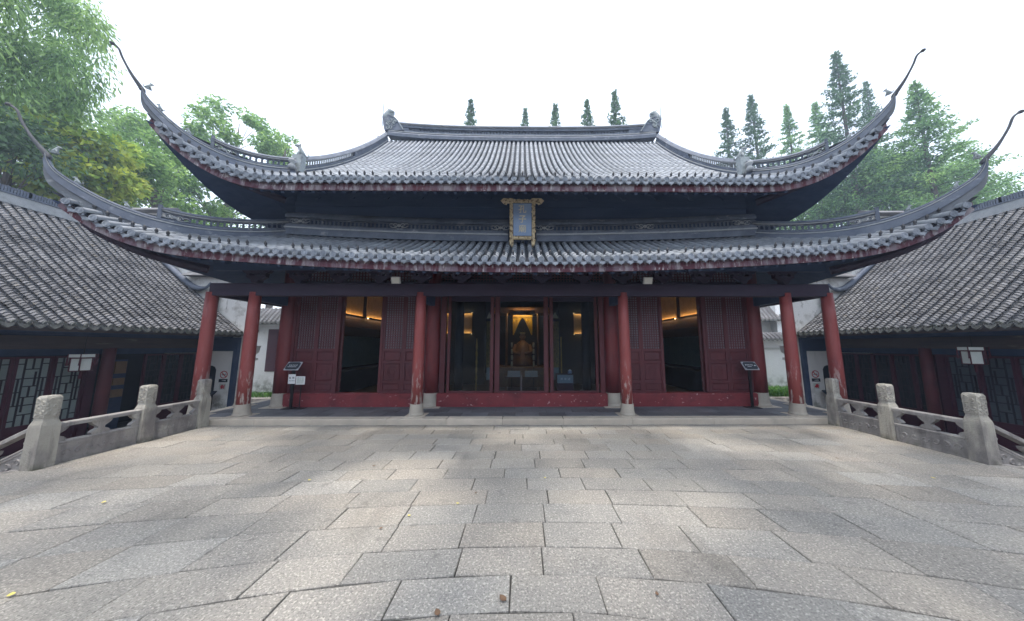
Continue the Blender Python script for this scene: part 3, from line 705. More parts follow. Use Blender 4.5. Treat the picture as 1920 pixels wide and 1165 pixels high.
# fascia boards and soffits below the eaves, following the upswept corners
def fascia(fye, f, xc, name, parent):
    n = 72; xs = [lerp(-xc, xc, i / n) for i in range(n + 1)]
    mb = MB(); rows = []
    for dy, dz in ((0.065, -0.055), (0.060, -0.235), (0.10, -0.235), (0.10, -0.055)):
        rows.append([(x, fye(x) + dy, f(x, fye(x)) + dz) for x in xs])
    mb.grid(rows); mb.grid([rows[3], rows[0]])
    return ob(name, mb, 'eave_fascia', parent)
fascia(low_ye, low_z, 9.17, 'eave_fascia', low_roof); fascia(up_ye, up_z, 8.43, 'eave_fascia', up_roof)
def soffit(fye, f, xc, xw, yw, zw, parent):
    n = 60; mb = MB(); rows = []
    for k in range(5):
        t = k / 4; row = []
        for i in range(n + 1):
            q = lerp(-1, 1, i / n); xe = q * xc; ye = fye(xe) + 0.085; ze = f(xe, fye(xe)) - 0.15
            xt = q * xw
            row.append((lerp(xe, xt, t), lerp(ye, yw, t), lerp(ze, zw, t) - 0.10 * math.sin(math.pi * t) * 0.5))
        rows.append(row)
    mb.grid(rows)
    return ob('soffit', mb, 'veil_blue_timber', parent)
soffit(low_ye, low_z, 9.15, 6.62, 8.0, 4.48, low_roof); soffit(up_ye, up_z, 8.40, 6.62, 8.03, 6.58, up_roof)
def rafters(fye, f, half, yw, zw, parent):
    mb = MB(); x = -half
    while x <= half:
        a = V((x, fye(x) + 0.12, f(x, fye(x)) - 0.235)); b = V((x, yw, zw - 0.11)); d_ = (b - a); ln = d_.length; d_.normalize()
        sx = V((1, 0, 0)); up_ = d_.cross(sx) * -1
        mb.obox((a + b) / 2, (sx, d_, up_), (0.035, ln / 2, 0.04)); x += 0.24
    return ob('rafters', mb, 'veil_blue_timber', parent)
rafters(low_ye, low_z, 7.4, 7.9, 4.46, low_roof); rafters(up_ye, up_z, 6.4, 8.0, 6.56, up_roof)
# side and rear slopes (simple tiled sheets; the front never shows them)
def side_slopes(fye, fze, xc, ex, depth, topx, topy, topz, parent, name):
    """mirror of the front eave along the two ends"""
    for s in (-1, 1):
        rows = []; rows_s = []; n = 40
        y0 = fye(xc); y1 = 2 * YR - y0
        def eave(t):
            y = lerp(y0, y1, t); dc = min(y - y0, y1 - y); xq = max(0.0, xc - dc)
            return V((s * (ex + (xc - ex) * clamp(1 - dc / (xc - ex + 2.4)) ** 2), y, fze(xq)))
        for k in range(5):
            q = k / 4; row = []
            for i in range(n + 1):
                e = eave(i / n); y = clamp(e.y, topy, 2 * YR - topy)
                tp = V((s * topx, lerp(topy, 2 * YR - topy, i / n), topz(s * topx)))
                p = e.lerp(tp, q); p.z -= 0.12 * math.sin(math.pi * q)
                row.append(p)
            rows.append(row)
        ob(name, MB().grid(rows), 'pan_tile', parent)
        ob('soffit', MB().grid([[p - V((0, 0, 0.16)) for p in r] for r in rows]), 'veil_blue_timber', parent)
side_slopes(low_ye, low_ze, 9.2, 8.68, 0, 6.6, 8.02, low_zt, low_roof, 'side_slope')
side_slopes(up_ye, up_ze, 8.45, 8.05, 0, 6.4, 7.75, lambda x: up_z(6.4, 7.75), up_roof, 'side_slope')
mb = MB(); mb.grid([[(x, 2 * YR - y, up_z(x, y)) for x in (-6.4, -3, 0, 3, 6.4)] for y in (6.35, 7.5, 8.5, 9.5, 10.5, 11.5, 12.6)]); part('rear_slope', mb, 'pan_tile', up_roof)
mb = MB(); mb.grid([[(x, 2 * YR - y, low_z(x, y)) for x in (-6.6, -3, 0, 3, 6.6)] for y in (5.95, 6.6, 7.3, 8.02)]); part('rear_slope', mb, 'pan_tile', low_roof)
for s in (-1, 1):                                    # gable ends
    pts = [(y, up_z(6.2, y)) for y in (7.75, 9, 10, 11, 12, 12.6)]; pts += [(2 * YR - y, z) for y, z in pts[-2::-1]]
    part('gable', MB().prism(pts, (s * 6.25, 0, -0.05), (0, 1, 0), (0, 0, 1), (-s, 0, 0), 0.1), 'plaster_stained', up_roof)

# ---- ridges ------------------------------------------------------------------------------------------------------
def band(name, path, prof, m, parent, side=None, scl=None): return ob(name, MB().sweep(path, prof, side, scl), m, parent)
def rect(w_, z0, z1): return [(-w_, z0), (w_, z0), (w_, z1), (-w_, z1)]
def rings(path, z0, z1, parent, pitch=None, th=0.016, m='ridge_tile', skip=()):
    """openwork of interlaced rings standing along a ridge"""
    path = [V(p) for p in path]; mb = MB(); r = (z1 - z0) / 2; pitch = pitch or r * 1.25
    acc = 0.0; nxt = pitch * 0.6
    for a, b in zip(path, path[1:]):
        seg = (b - a); ln = seg.length
        while nxt <= acc + ln:
            t = (nxt - acc) / ln; c = a.lerp(b, t) + V((0, 0, (z0 + z1) / 2)); u = seg.normalized()
            n = 10; vs = []; nn = V((u.y, -u.x, 0)).normalized() * th; vv = V((0, 0, 1))
            for k, (rr, sg) in enumerate(((r, 1), (r - 0.026, 1), (r - 0.026, -1), (r, -1))):
                for j in range(n): an = 2 * math.pi * j / n; vs.append(c + u * (rr * math.cos(an)) + vv * (rr * math.sin(an)) + nn * sg)
            fs = []
            for k in range(4):
                k2 = (k + 1) % 4
                for j in range(n): j2 = (j + 1) % n; fs.append((k * n + j, k * n + j2, k2 * n + j2, k2 * n + j))
            mb.add(vs, fs); nxt += pitch
        acc += ln
    return ob('openwork', mb, m, parent)
def scroll_mesh():
    mb = MB()
    for sg in (-1, 1):
        pth = []
        for q in range(16):
            t = q / 15; an = t * 7.0; rr = 0.075 * (1 - 0.8 * t); pth.append((sg * (0.10 + rr * math.cos(an)), 0, rr * math.sin(an)))
        mb.tube(pth, 0.013, 5)
        mb.tube([(sg * 0.02, 0, 0.02), (sg * 0.09, 0, -0.06), (sg * 0.20, 0, -0.055), (sg * 0.30, 0, 0.0)], [0.014, 0.016, 0.012, 0.004], 5)
        mb.tube([(sg * 0.17, 0, 0.05), (sg * 0.24, 0, 0.06), (sg * 0.30, 0, 0.03)], [0.012, 0.012, 0.004], 5)
    mb.ell((0, 0, 0), (0.05, 0.02, 0.05), 8, 4)
    return mesh_of('scroll_ornament', mb, 'ridge_light')
SCROLL = scroll_mesh()
# ridge round the foot of the upper wall, open behind the name board
low_r = lambda x: low_zt(x)
for s in (-1, 1):
    xs = [s * lerp(0.40, 6.72, i / 16) for i in range(17)]
    path = [(x, 7.92, low_r(x)) for x in xs]
    wr = band('wall_ridge', path, rect(0.085, 0.02, 0.20), 'ridge_tile', hall)
    band('light_course', path, rect(0.105, 0.203, 0.245), 'ridge_light', wr)
    band('roll_course', path, rect(0.075, 0.248, 0.33), 'ridge_tile', wr)
    band('top_course', path, rect(0.095, 0.515, 0.56), 'ridge_tile', wr)
    band('top_cap', path, [(-0.11, 0.562), (0.11, 0.562), (0.08, 0.64), (0.03, 0.69), (-0.03, 0.69), (-0.08, 0.64)], 'ridge_tile', wr)
    band('backing', [(x, 7.97, low_r(x)) for x in xs], rect(0.02, 0.332, 0.513), 'veil_blue_timber', wr)
    rings([(x, 7.90, low_r(x)) for x in xs], 0.333, 0.512, wr, 0.115, 0.012)
    for x in (0.62, 3.5, 6.3): inst('scroll_ornament', SCROLL, wr, (s * x, 7.845, low_r(x) + 0.42), (0, 0, 0), (0.95, 1, 0.95))
# hip ridges with openwork, ending in upswept horns
def figure_mb(p, u, h=0.2):
    """small crouching guardian beast"""
    mb = MB(); p = V(p); u = V(u); side = V((u.y, -u.x, 0)).normalized(); up = V((0, 0, 1))
    rot = Matrix((side, u, up)).transposed()
    mb.ell(p + up * h * 0.12, (h * 0.2, h * 0.34, h * 0.13), 8, 4, rot)
    mb.tube([p - u * h * 0.2 + up * h * 0.15, p + up * h * 0.38, p + u * h * 0.12 + up * h * 0.66, p + u * h * 0.2 + up * h * 0.85], [h * 0.15, h * 0.2, h * 0.16, h * 0.12], 7)
    mb.ell(p + u * h * 0.26 + up * h * 0.9, (h * 0.14, h * 0.19, h * 0.14), 8, 4, rot)
    mb.ell(p + u * h * 0.42 + up * h * 0.86, (h * 0.09, h * 0.1, h * 0.07), 6, 4, rot)
    for sg in (-1, 1):
        mb.tube([p + u * h * 0.18 + side * sg * h * 0.1 + up * h * 0.98, p + u * h * 0.1 + side * sg * h * 0.12 + up * h * 1.12], [h * 0.05, h * 0.015], 5)
        mb.tube([p + u * h * 0.16 + side * sg * h * 0.13 + up * h * 0.5, p + u * h * 0.3 + side * sg * h * 0.13], [h * 0.08, h * 0.06], 5)
    mb.tube([p - u * h * 0.3 + up * h * 0.1, p - u * h * 0.45 + up * h * 0.35, p - u * h * 0.36 + up * h * 0.55], [h * 0.06, h * 0.05, h * 0.02], 5)
    return mb
def bez(pts, n):
    """smooth curve through points"""
    P = [V(p) for p in pts]; out = []
    for i in range(len(P) - 1):
        p0, p1, p2, p3 = P[max(i - 1, 0)], P[i], P[i + 1], P[min(i + 2, len(P) - 1)]
        for k in range(n):
            t = k / n; out.append(0.5 * ((2 * p1) + (p2 - p0) * t + (2 * p0 - 5 * p1 + 4 * p2 - p3) * t * t + (3 * p1 - p0 - 3 * p2 + p3) * t ** 3))
    out.append(P[-1]); return out
def hip_ridge(pts, horn, open_to, parent, surf, hs=1.0):
    """pts: base line of the hip from wall to the lifted corner; horn: further points of the thin upswept tip; surf: z of the tiles under a path point"""
    path = bez(pts, 6); n = len(path); k = max(2, int(n * open_to))
    sc_ = [lerp(1.0, 0.62, max(0.0, (i / (n - 1) - 0.55) / 0.45)) for i in range(n)]
    hr = band('hip_ridge', path, [(-0.11, -0.10), (0.11, -0.10), (0.09, 0.06), (0.075, 0.10), (-0.075, 0.10), (-0.09, 0.06)], 'ridge_tile', parent, None, sc_)
    band('light_course', path, rect(0.092, 0.103, 0.128), 'ridge_light', hr, None, sc_)
    band('roll_course', path, [(-0.055, 0.13), (0.055, 0.13), (0.07, 0.16), (0.05, 0.20), (-0.05, 0.20), (-0.07, 0.16)], 'ridge_tile', hr, None, sc_)
    # side plate closing the gap between the lifted ridge and the tiles
    for sg in (-1, 1):
        rows = [[], []]
        for i in range(int(n * 0.45), n):
            t = path[min(i + 1, n - 1)] - path[i - 1]; sd = V((t.y, -t.x, 0)).normalized() * (sg * 0.07 * sc_[i])
            rows[0].append(path[i] + sd + V((0, 0, -0.06 * sc_[i]))); q = path[i] + sd; zb = min(surf(path[i]) - 0.03, rows[0][-1].z - 0.01); cl = max(0.0, (i / (n - 1) - 0.72) / 0.28) ** 1.4; rows[1].append(V((q.x, q.y, lerp(zb, rows[0][-1].z - 0.05, cl))))
        ob('side_plate', MB().grid(rows), 'plate_grey', hr)
    po = path[:k + 1]
    rings(po, 0.202, 0.20 + 0.17 * hs, hr, 0.115, 0.014, 'ridge_tile')
    band('top_course', po, rect(0.06, 0.202 + 0.17 * hs, 0.235 + 0.17 * hs), 'ridge_light', hr)
    band('top_cap', po, [(-0.085, 0.237 + 0.17 * hs), (0.085, 0.237 + 0.17 * hs), (0.03, 0.30 + 0.17 * hs), (-0.03, 0.30 + 0.17 * hs)], 'ridge_tile', hr)
    e = po[-1]; u = (po[-1] - po[-2]).normalized()
    mb = MB().obox(e + V((0, 0, 0.33)), (u, V((u.y, -u.x, 0)).normalized(), V((0, 0, 1))), (0.03, 0.07, 0.17)); ob('end_block', mb, 'ridge_tile', hr)
    sc = po[-1] + V((0, 0, 0.29)) - u * 0.25
    inst('scroll_ornament', SCROLL, hr, sc + V((0, -0.05, 0)), (0, -math.atan2(u.z, math.hypot(u.x, u.y)) * (1 if u.x > 0 else -1), math.atan2(u.y, u.x) if u.x > 0 else math.atan2(-u.y, -u.x)), (0.8, 0.8, 0.8))
    for t in (0.28, 0.60):
        q = k + int((n - 1 - k) * t); p = path[q]; uu = path[min(q + 1, n - 1)] - path[q - 1]; uu.z = 0; uu.normalize()
        ob('ridge_beast', figure_mb(p + V((0, 0, 0.19 * sc_[q])), uu, 0.14), 'ridge_carving', hr, True)
    hp = bez([path[-2] + V((0, 0, 0.06)), path[-1] + V((0, 0, 0.07))] + [V(q) for q in horn], 6); m = len(hp)
    rs = [lerp(0.060, 0.020, min(1, (i / (m - 1)) * 2.0)) for i in range(m)]
    hm = MB().tube(hp, rs, 8); hm.ell(hp[-1], (0.042, 0.042, 0.034), 8, 5)
    ob('horn', hm, 'horn_dark', hr, True)
    q = path[-1]; uu = V((path[-1].x - path[-3].x, path[-1].y - path[-3].y, 0)).normalized()
    ob('ridge_beast', figure_mb(q - uu * 0.08 + V((0, 0, 0.12)), -uu, 0.16), 'ridge_carving', hr, True)
    return hr
def surf_low(p): x = min(abs(p.x), 9.2); return low_z(x, max(p.y, low_ye(x)))
def surf_up(p): x = min(abs(p.x), 8.45); return up_z(x, max(p.y, up_ye(x)))
for s in (-1, 1):
    pts = []
    for i in range(8):
        t = i / 7; x = lerp(6.62, 9.2, t); y = lerp(8.0, 5.40, t); pts.append((s * x, y, low_z(x, max(y, low_ye(x))) + 0.06 + 0.24 * t ** 3))
    pts.append((s * 9.32, 5.31, 5.40))
    hip_ridge(pts, [(s * 9.48, 5.22, 5.72), (s * 9.64, 5.15, 6.03), (s * 9.72, 5.11, 6.25), (s * 9.82, 5.07, 6.33)], 0.56, hall, surf_low, 1.0)
    pts = []
    for i in range(8):
        t = i / 7; x = lerp(XG, 8.45, t); y = lerp(7.75, 5.96, t); pts.append((s * x, y, up_z(x, max(y, up_ye(x))) + 0.06 + 0.14 * t ** 3))
    pts.append((s * 8.53, 5.87, 7.40))
    hip_ridge(pts, [(s * 8.62, 5.74, 7.70), (s * 8.72, 5.64, 7.98), (s * 8.77, 5.59, 8.16), (s * 8.85, 5.54, 8.23)], 0.55, hall, surf_up, 1.0)
    # corner timber wedge under the upswept tip
    for (xc, yc, zc, hx, parent) in ((9.2, 5.40, 4.75, 7.65, low_roof), (8.45, 5.95, 6.95, 6.65, up_roof)):
        a = V((s * (xc - 0.22), yc + 0.22, zc - 0.30)); b = V((s * hx, yc + (xc - hx) * 0.98, zc - 1.15)); d_ = (a - b).normalized()
        mb = MB(); pth = bez([b, b.lerp(a, 0.5) - V((0, 0, 0.25)), a.lerp(b, 0.12) - V((0, 0, 0.22)), a], 4)
        mb.tube(pth, [lerp(0.10, 0.07, i / (len(pth) - 1)) for i in range(len(pth))], 8); ob('corner_beam', mb, 'red_timber', parent)
# gable ridges down from the ends of the main ridge
for s in (-1, 1):
    path = [(s * XG, y, up_z(XG - 0.01, y) + 0.04) for y in [lerp(12.5, 7.75, i / 18) for i in range(19)]]
    gr = band('gable_ridge', path, [(-0.12, -0.10), (0.12, -0.10), (0.11, 0.12), (-0.11, 0.12)], 'ridge_tile', hall)
    band('light_course', path, rect(0.125, 0.123, 0.155), 'ridge_light', gr)
    band('roll_course', path, rect(0.09, 0.158, 0.225), 'ridge_tile', gr)
    rings(path[9:], 0.227, 0.40, gr, 0.12, 0.014, 'ridge_light'); band('solid_course', path[:10], rect(0.07, 0.227, 0.40), 'ridge_tile', gr)
    band('top_course', path, rect(0.09, 0.402, 0.44), 'ridge_light', gr)
    band('top_cap', path, [(-0.12, 0.442), (0.12, 0.442), (0.05, 0.54), (-0.05, 0.54)], 'ridge_tile', gr)
    e = V(path[-1])
    ob('end_block', MB().obox(e + V((0, -0.03, 0.28)), (V((1, 0, 0)), V((0, 1, 0)), V((0, 0, 1))), (0.13, 0.09, 0.26)), 'ridge_carving', gr)
    ob('ridge_beast', figure_mb(e + V((0, 0.05, 0.54)), (s * 0.75, -0.66, 0), 0.36), 'ridge_carving', gr, True)
    vm = MB().lathe([(0.07, 0), (0.10, 0.06), (0.06, 0.12), (0.05, 0.16), (0.09, 0.20), (0.09, 0.25), (0.03, 0.28)], e + V((0, -0.24, 0.02)), 10); ob('vase_ornament', vm, 'ridge_light', gr, True)
# main ridge with openwork, carved ends and lightning rods
rx = [lerp(-XG + 0.1, XG - 0.1, i / 40) for i in range(41)]
def ridge_z(x): return 11.36 + 0.24 * (abs(x) / XG) ** 3
RP = [(x, YR - 0.05, ridge_z(x)) for x in rx]
mr = band('main_ridge', RP, [(-0.16, -0.08), (0.16, -0.08), (0.17, 0.06), (0.13, 0.16), (-0.13, 0.16), (-0.17, 0.06)], 'ridge_tile', hall, (0, 1, 0))
band('light_course', RP, rect(0.15, 0.163, 0.195), 'ridge_light', mr, (0, 1, 0))
band('lower_course', RP, rect(0.10, 0.198, 0.30), 'ridge_tile', mr, (0, 1, 0))
rings(RP[3:-3], 0.302, 0.455, mr, 0.15, 0.05, 'ridge_tile')
for a, b in ((0, 4), (36, 41)): band('solid_course', RP[a:b], rect(0.08, 0.302, 0.455), 'ridge_tile', mr, (0, 1, 0))
band('upper_course', RP, rect(0.10, 0.457, 0.57), 'ridge_tile', mr, (0, 1, 0))
band('light_course', RP, rect(0.13, 0.573, 0.60), 'ridge_light', mr, (0, 1, 0))
band('top_cap', RP, [(-0.16, 0.603), (0.16, 0.603), (0.10, 0.70), (-0.10, 0.70)], 'ridge_tile', mr, (0, 1, 0))
for s in (-1, 1):
    zx = ridge_z(XG); o = V((s * XG, YR - 0.20, zx))
    poly = [(-0.85, 0.17), (0.06, 0.17), (0.14, 0.50), (0.16, 0.90), (-0.10, 1.00), (-0.38, 0.86), (-0.50, 0.72)]
    carved = ob('carved_end', MB().prism([(s * a, b) for a, b in poly], o, (1, 0, 0), (0, 0, 1), (0, 1, 0), 0.30), 'ridge_tile', mr)
    cm = MB()
    for k in range(9):
        cx, cz = rng.uniform(-0.45, -0.02), rng.uniform(0.28, 0.80)
        if cx < -0.36 and cz > 0.6: continue
        pth = []
        for q in range(9): an = q * 0.7 + k; rr = 0.11 * (1 - 0.7 * q / 8); pth.append(o + V((s * (cx + rr * math.cos(an)), -0.012, cz + rr * math.sin(an))))
        cm.tube(pth, 0.022, 5)
    cm.tube([o + V((s * a, -0.012, b)) for a, b in ((-0.82, 0.19), (-0.50, 0.70), (-0.36, 0.84), (-0.10, 0.97))], 0.025, 5)
    ob('leaf_carving', cm, 'ridge_carving', carved)
    # dragon head on top looking inwards
    h = MB(); b0 = o + V((0, 0.15, 0.86))
    h.tube([b0 + V((s * 0.08, 0, -0.1)), b0 + V((s * 0.06, 0, 0.15)), b0 + V((-s * 0.02, 0, 0.38)), b0 + V((-s * 0.16, 0, 0.50)), b0 + V((-s * 0.34, 0, 0.42))], [0.20, 0.22, 0.19, 0.16, 0.09], 9)
    h.tube([b0 + V((-s * 0.14, 0, 0.30)), b0 + V((-s * 0.30, 0, 0.28)), b0 + V((-s * 0.38, 0, 0.34))], [0.09, 0.06, 0.03], 7)
    h.tube([b0 + V((s * 0.10, 0, 0.35)), b0 + V((s * 0.20, 0, 0.28)), b0 + V((s * 0.24, 0, 0.12)), b0 + V((s * 0.20, 0, 0.0))], [0.10, 0.09, 0.08, 0.06], 7)
    for q in (-1, 1): h.ell(b0 + V((-s * 0.14, q * 0.13, 0.50)), (0.05, 0.04, 0.05), 6, 4); h.tube([b0 + V((-s * 0.05, q * 0.08, 0.58)), b0 + V((s * 0.08, q * 0.12, 0.66))], [0.04, 0.01], 5)
    h.v = [tuple(b0 + (V(q) - b0) * 0.78) for q in h.v]; ob('dragon_head', h, 'ridge_carving', carved, True)
    rod = MB().tube([b0 + V((s * 0.30, 0.1, -0.3)), b0 + V((s * 0.30, 0.1, 0.95))], 0.014, 5)
    for q in range(4): an = q * 1.57; rod.tube([b0 + V((s * 0.30, 0.1, 0.12)), b0 + V((s * 0.30 + 0.09 * math.cos(an), 0.1 + 0.09 * math.sin(an), 0.24))], 0.007, 4)
    ob('lightning_rod', rod, 'black_metal', carved)
    ob('gable_finial', MB().prism([(0, 0), (s * 0.30, 0.05), (s * 0.34, 0.16), (0, 0.14)], o + V((s * 0.10, 0.1, -0.2)), (1, 0, 0), (0, 0, 1), (0, 1, 0), 0.1), 'red_timber', carved)
#PART4
# ------------------------------------------------------------------ side halls, end walls, courtyard walls
XE, ZE, XRG, ZRG = 10.0, 2.20, 14.0, 5.62           # eave and ridge of the side halls
def side_z(x):                                      # x = |X|
    t = (x - XE) / (XRG - XE); return ZE + (ZRG - ZE) * (0.86 * t + 0.14 * t * t)
def small_row(y, s, convex, r, n):
    """row of small overlapping tiles running up the slope at depth y"""
    mb = MB(); vs = []; fs = []; na = 5; jit = rng.uniform(-.008, .008)
    for i in range(n):
        a0, a1 = lerp(XE - 0.04, XRG - 0.1, i / n), lerp(XE - 0.04, XRG - 0.1, (i + 1) / n)
        lift = 0.026 if convex else 0.02; dy = rng.uniform(-.007, .007) + jit; tz = rng.uniform(-.005, .006)
        k = len(vs)
        for a, dz in ((a0, -0.012), (a0, lift + tz), (a1, -0.002)):
            for j in range(na):
                q = -1 + 2 * j / (na - 1); h = (1 - q * q) * r * 0.75
                vs.append((s * a, y + dy + q * r, side_z(a) + dz + (h + 0.035 if convex else -h)))
        for m in range(2):
            for j in range(na - 1): fs.append((k + m * na + j, k + m * na + j + 1, k + (m + 1) * na + j + 1, k + (m + 1) * na + j))
    return mb.add(vs, fs)
SDRIP = None
def small_drip_mesh():
    pts = [(-0.105, 0.055), (-0.07, 0.02), (-0.03, 0.0), (0.03, 0.0), (0.07, 0.02), (0.105, 0.055), (0.10, 0.0), (0.075, -0.05), (0.035, -0.075), (0.0, -0.10), (-0.035, -0.075), (-0.075, -0.05), (-0.10, 0.0)]
    mb = MB().prism(pts, (0, 0, 0), (0, 1, 0), (0, 0, 1), (1, 0, 0), 0.02)
    return mesh_of('drip_tile', mb, 'small_tile_edge')
def small_cap_mesh():
    n = 7; out = [(0.085 * math.cos(math.pi * j / (n - 1)), 0.075 * math.sin(math.pi * j / (n - 1))) for j in range(n)]
    inn = [(0.062 * math.cos(math.pi * j / (n - 1)), 0.05 * math.sin(math.pi * j / (n - 1)) - 0.012) for j in range(n)][::-1]
    return mesh_of('cover_end', MB().prism(out + inn, (0, 0, 0), (0, 1, 0), (0, 0, 1), (1, 0, 0), 0.03), 'small_tile_edge')
SDRIP, SCAP = small_drip_mesh(), small_cap_mesh()
YN = 10.42                                          # far end of the side halls
def lattice_leaf(par, s, x, y0, y1, z0, z1, pale=True, seed=0):
    """window leaf of the side halls: frame, pale glazing and a geometric lattice, then a solid dado"""
    fr = MB(); a, b = s * (x - 0.03), s * (x + 0.03); xa, xb = min(a, b), max(a, b); f = 0.045
    for ya, yb, za, zb in ((y0, y0 + f, -0.72, z1), (y1 - f, y1, -0.72, z1), (y0 + f, y1 - f, z1 - f, z1), (y0 + f, y1 - f, z0 - f, z0), (y0 + f, y1 - f, -0.72, -0.66), (y0 + f, y1 - f, -0.30, -0.25)):
        fr.box(xa, xb, ya, yb, za, zb)
    w_ = ob('window_leaf', fr, 'dado_maroon', par)
    ob('dado_panel', MB().box(min(s * x, s * (x + 0.015)), max(s * x, s * (x + 0.015)), y0 + f, y1 - f, -0.66, z0 - f), 'dado_maroon', w_)
    ob('pane', MB().box(min(s * (x + 0.01), s * (x + 0.016)), max(s * (x + 0.01), s * (x + 0.016)), y0 + f, y1 - f, z0, z1 - f), ('window_pale' if s < 0 else 'window_dim') if pale else 'interior_dark', w_)
    lt = MB(); ya, yb, za, zb = y0 + f, y1 - f, z0, z1 - f; W_, H_ = yb - ya, zb - za
    la, lb = s * (x - 0.012), s * (x + 0.008); la, lb = min(la, lb), max(la, lb); q = 0.011
    def hb(z, u0, u1): lt.box(la, lb, ya + W_ * u0, ya + W_ * u1, za + H_ * z - q, za + H_ * z + q)
    def vb(u, z0_, z1_): lt.box(la - 0.002, lb - 0.002, ya + W_ * u - q, ya + W_ * u + q, za + H_ * z0_, za + H_ * z1_)
    for u in (0.25, 0.75): vb(u, 0, 1)
    vb(0.5, 0.0, 0.16); vb(0.5, 0.42, 0.58); vb(0.5, 0.84, 1.0); vb(0.38, 0.2, 0.42); vb(0.62, 0.58, 0.8); vb(0.12, 0.3, 0.7); vb(0.88, 0.3, 0.7)
    for z in (0.16, 0.30, 0.42, 0.58, 0.70, 0.84): hb(z, 0.25, 0.75)
    for z in (0.08, 0.30, 0.5, 0.70, 0.92): hb(z, 0.0, 0.25); hb(z, 0.75, 1.0)
    ob('lattice', lt, 'lattice_dark', w_)
def side_hall(s, label):
    h = thing('side_hall', label, 'building', (s * 14, 5, GZ), 'low halls flanking the courtyard')
    def bx(name, x0, x1, y0, y1, z0, z1, m, par=h): return ob(name, MB().box(min(s * x0, s * x1), max(s * x0, s * x1), y0, y1, z0, z1), m, par)
    ya, pitch = 0.6, 0.19; n = int((YN - ya) / pitch)
    bx('plinth', 10.3, 18, -3, YN, GZ - 0.02, -0.66, 'weathered_stone')
    bed = MB().grid([[(s * x, y, side_z(min(x, XRG)) - 0.05 - (max(0, x - XRG) * 0.85)) for x in [XE + 0.02 + 0.4 * k for k in range(10)] + [XRG, 16, 18]] for y in (-3, 3, YN)])
    roof = ob('roof', bed, 'small_tile', h)
    for i in range(n + 1):
        y = ya + i * pitch
        ob('tile_row', small_row(y, s, True, 0.068, 60), 'small_tile', roof, loc=(s * XE, y, ZE))
        ob('pan_row', small_row(y + pitch / 2, s, False, 0.082, 50), 'small_tile', roof, loc=(s * XE, y + pitch / 2, ZE))
        inst('cover_end', SCAP, roof, (s * (XE - 0.06) - 0.015, y, ZE + 0.01), (0, 0, 0), (1, 0.8, 0.8))
        inst('drip_tile', SDRIP, roof, (s * (XE - 0.065) - 0.01, y + pitch / 2, ZE - 0.01), (0, s * 0.15, 0), (1, 0.82, 0.9))
    # ridge: stacked courses with a row of upright tiles
    rp = [(s * XRG, y, ZRG + 0.05) for y in (-3, 2, 6, YN)]
    rd = band('ridge', rp, rect(0.14, -0.1, 0.16), 'ridge_light', roof)
    band('cap_course', rp, rect(0.16, 0.163, 0.20), 'ridge_tile', rd)
    for k in range(3):
        mb = MB(); y = ya + 1 + k * 3.1
        while y < min(ya + 1 + (k + 1) * 3.1, YN - 0.1): mb.box(s * XRG - 0.09, s * XRG + 0.09, y, y + 0.035, 0.25 + ZRG, ZRG + 0.43 + rng.uniform(-.01, .01)); y += 0.05
        ob('upright_tiles', mb, 'ridge_tile', rd, kind='stuff')
    bx('eave_board', XE + 0.02, XE + 0.06, -3, YN - 0.02, ZE - 0.14, ZE - 0.055, 'wood_grey')
    bx('soffit', XE + 0.07, 11.45, -3, YN - 0.02, ZE - 0.06, ZE - 0.03, 'veil_blue_timber')
    bx('eave_beam', 10.92, 11.10, -3, YN - 0.02, 1.68, 1.98, 'wood_grey')
    bx('purlin', 10.3, 10.42, -3, YN - 0.02, ZE - 0.20, ZE - 0.07, 'veil_blue_timber')
    for y in (1.8, 4.9, 7.85):
        mb = MB().lathe([(0.12, -0.55), (0.115, 1.0), (0.11, 1.70)], (s * 11.0, y, 0), 14); c = ob('column', mb, 'side_column', h, True)
        ob('column_base', MB().lathe([(0.17, -0.66), (0.18, -0.60), (0.14, -0.54)], (s * 11.0, y, 0), 14), 'drum_stone', c, True)
    # facade: window leaves between posts
    bx('facade_head', 11.36, 11.44, -3, YN - 0.02, 1.52, ZE - 0.07, 'veil_blue_timber')
    bays = ((-1.0, 1.7), (1.9, 4.8), (5.0, 7.75), (7.95, YN - 0.1))
    for bi, (y0, y1) in enumerate(bays):
        bx('facade_post', 11.34, 11.46, y1, y1 + 0.16, -0.70, 1.52, 'dado_maroon')
        nl = 5; wd = (y1 - y0) / nl
        for k in range(nl):
            if s < 0 and bi == 3 and k in (0, 1): continue
            lattice_leaf(h, s, 11.4, y0 + k * wd + 0.006, y0 + (k + 1) * wd - 0.006, -0.05, 1.50, pale=(bi < 3))
    bx('back_room', 12.6, 12.7, 4.0, YN - 0.05, -0.66, 2.2, 'interior_dark'); bx('room_floor', 11.5, 12.6, -3, YN - 0.05, -0.67, -0.62, 'interior_floor')
    # end wall with stepped parapet and carved corbel
    poly = [(10.0, -0.75), (18.2, -0.75), (18.2, 3.2), (16.3, 5.2), (14.9, 6.7), (13.3, 6.7), (13.3, 5.55), (12.1, 5.55), (12.1, 4.25), (9.92, 4.25), (9.92, 1.75), (10.0, 1.70)]
    gw = ob('gable_wall', MB().prism([(s * a, b) for a, b in poly], (0, YN, 0), (1, 0, 0), (0, 0, 1), (0, 1, 0), 0.34), 'plaster_stained', h)
    for x0, x1, z in ((9.75, 12.15, 4.25), (12.0, 13.35, 5.55), (13.2, 15.0, 6.7)):
        cp = MB().prism([(-0.30, 0.003), (0.64, 0.003), (0.60, 0.06), (0.17, 0.30), (-0.26, 0.06)], (s * x0, YN, z), (0, 1, 0), (0, 0, 1), (s, 0, 0), x1 - x0)
        ob('coping', cp, 'small_tile', gw)
